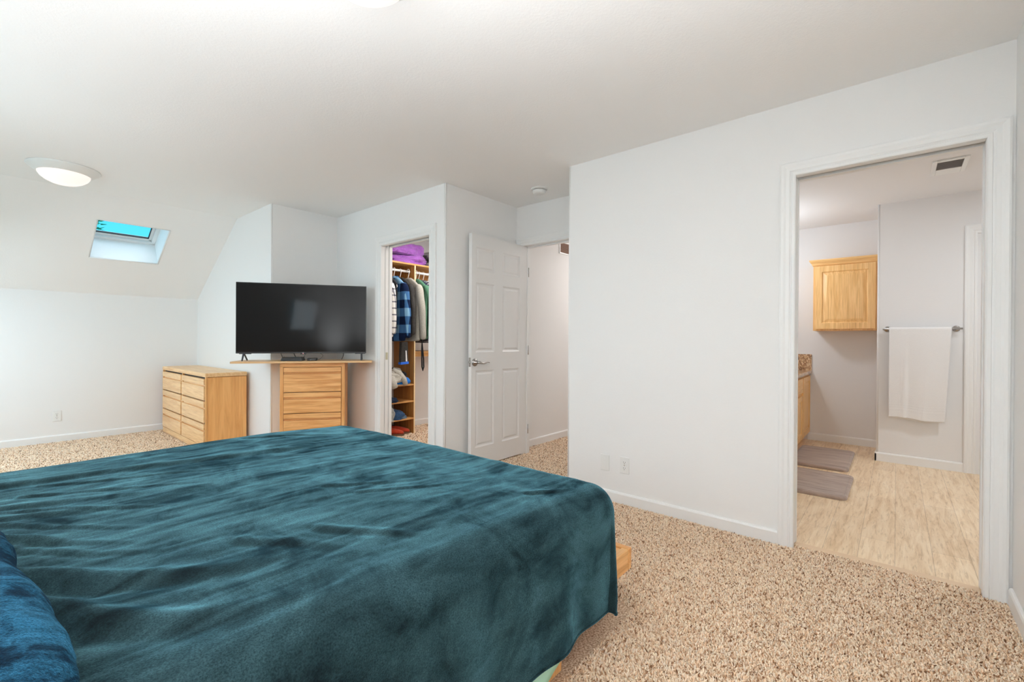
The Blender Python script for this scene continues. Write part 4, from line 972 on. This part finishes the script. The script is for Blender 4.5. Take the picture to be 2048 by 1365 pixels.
cr = obj('cream_hem', MB().add([(.07+3.05, 4.375, .56), (3.28, 4.37, .61), (3.275, 4.372, .545), (3.20, 4.368, .535)], [(0, 1, 2, 3)]), 'cream'); bpy.data.objects.remove(cr)
lump('rolled_jeans', (3.09, 4.49, .400), (.10, .10, .045), 'ddenim', 'dark rolled garment on the middle shelf', 'folded clothes', GS, 31, creases=4)
lump('jeans', (3.16, 4.52, .195), (.12, .13, .085), 'denim', 'crumpled blue jeans on the lower shelf', 'folded clothes', GS, 32, creases=5)
lump('grey_cloth', (3.265, 4.50, .195), (.06, .09, .03), 'steel', 'small pale blue cloth beside the jeans on the lower shelf', 'folded clothes', GS, 33)
lump('grey_trousers', (3.045, 4.46, .195), (.065, .11, .12), 'greyfold', 'grey trousers hanging over the left end of the lower shelf', 'folded clothes', GS, 34, creases=4)
# shoes
M['redshoe'] = cloth('red_orange_suede', srgb(184, 66, 42), .15, 60)
def shoe(x, y, rz, label):
    e = thing('shoe', label, 'shoe', (x, y, .012), rz, 'red shoes in the closet')
    rings = []
    for (yy, hw, z0, z1) in ((-.135, .018, .012, .035), (-.12, .036, .012, .05), (-.08, .045, .012, .062), (-.03, .042, .012, .078), (.03, .036, .012, .092), (.09, .036, .012, .096), (.12, .026, .012, .085)):
        rings.append([(hw*math.copysign(abs(math.cos(a))**.7, math.cos(a)), yy, (z0+z1)/2+(z1-z0)/2*math.sin(a)) for a in [2*math.pi*k/16 for k in range(16)]])
    u_ = obj('upper', MB().loops(rings, True, True, True), 'redshoe', e, smooth=True); subsurf(u_, 1)
    sl2 = [[(p[0]*1.1, p[1]*1.03, z) for p in [(rings[i][0][0], rings[i][0][1]) for i in range(7)]+[(rings[i][8][0], rings[i][8][1]) for i in range(6, -1, -1)]] for z in (0, .016)]
    obj('sole', MB().loops(sl2, True, True, True), base('brown_sole', srgb(110, 76, 50), .7)[0], e, bevel=.003)
    obj('opening', MB().lathe([(0, 0), (.026, 0)], (0, .055, .0925), 16, cap=False), 'dark', e)
    return e
shoe(3.135, 4.47, R(52), 'red slip-on shoe, the left one on the closet floor'); shoe(3.255, 4.52, R(52), 'red slip-on shoe, the right one on the closet floor')

# ------------------------------------------------------------------ conifer outside, its top seen through the skylight
tr = thing('conifer_tree', 'green conifer top seen through the skylight', 'tree', (1.60, 14.0, -2.6))
obj('trunk', MB().tube([(0, 0, 0), (0, 0, 4), (0, 0, 7.1)], [.14, .09, .015], 10), cloth('bark', srgb(90, 72, 56), .3, 10), tr, smooth=True)
nb = MB(); rnd = random.Random(5)
for i in range(420):
    z = 2.0+5.1*rnd.random()**.8; L = max(.08, (7.2-z)*.34*rnd.uniform(.7, 1.1)); a = rnd.uniform(0, 2*math.pi)
    d = Vector((math.cos(a), math.sin(a), .18))
    for j in range(int(8+L*26)):
        s_ = rnd.random(); p = Vector((0, 0, z))+d*L*s_; q = d*.05+Vector((rnd.uniform(-1, 1), rnd.uniform(-1, 1), rnd.uniform(-.4, .7)))*.085
        w_ = Vector((rnd.uniform(-1, 1), rnd.uniform(-1, 1), rnd.uniform(-1, 1))).normalized()*.022
        nb.add([p-w_, p+w_, p+q], [(0, 1, 2)])
obj('needles', nb, cloth('green_needles', srgb(70, 150, 110), .3, 5), tr, fix=False)
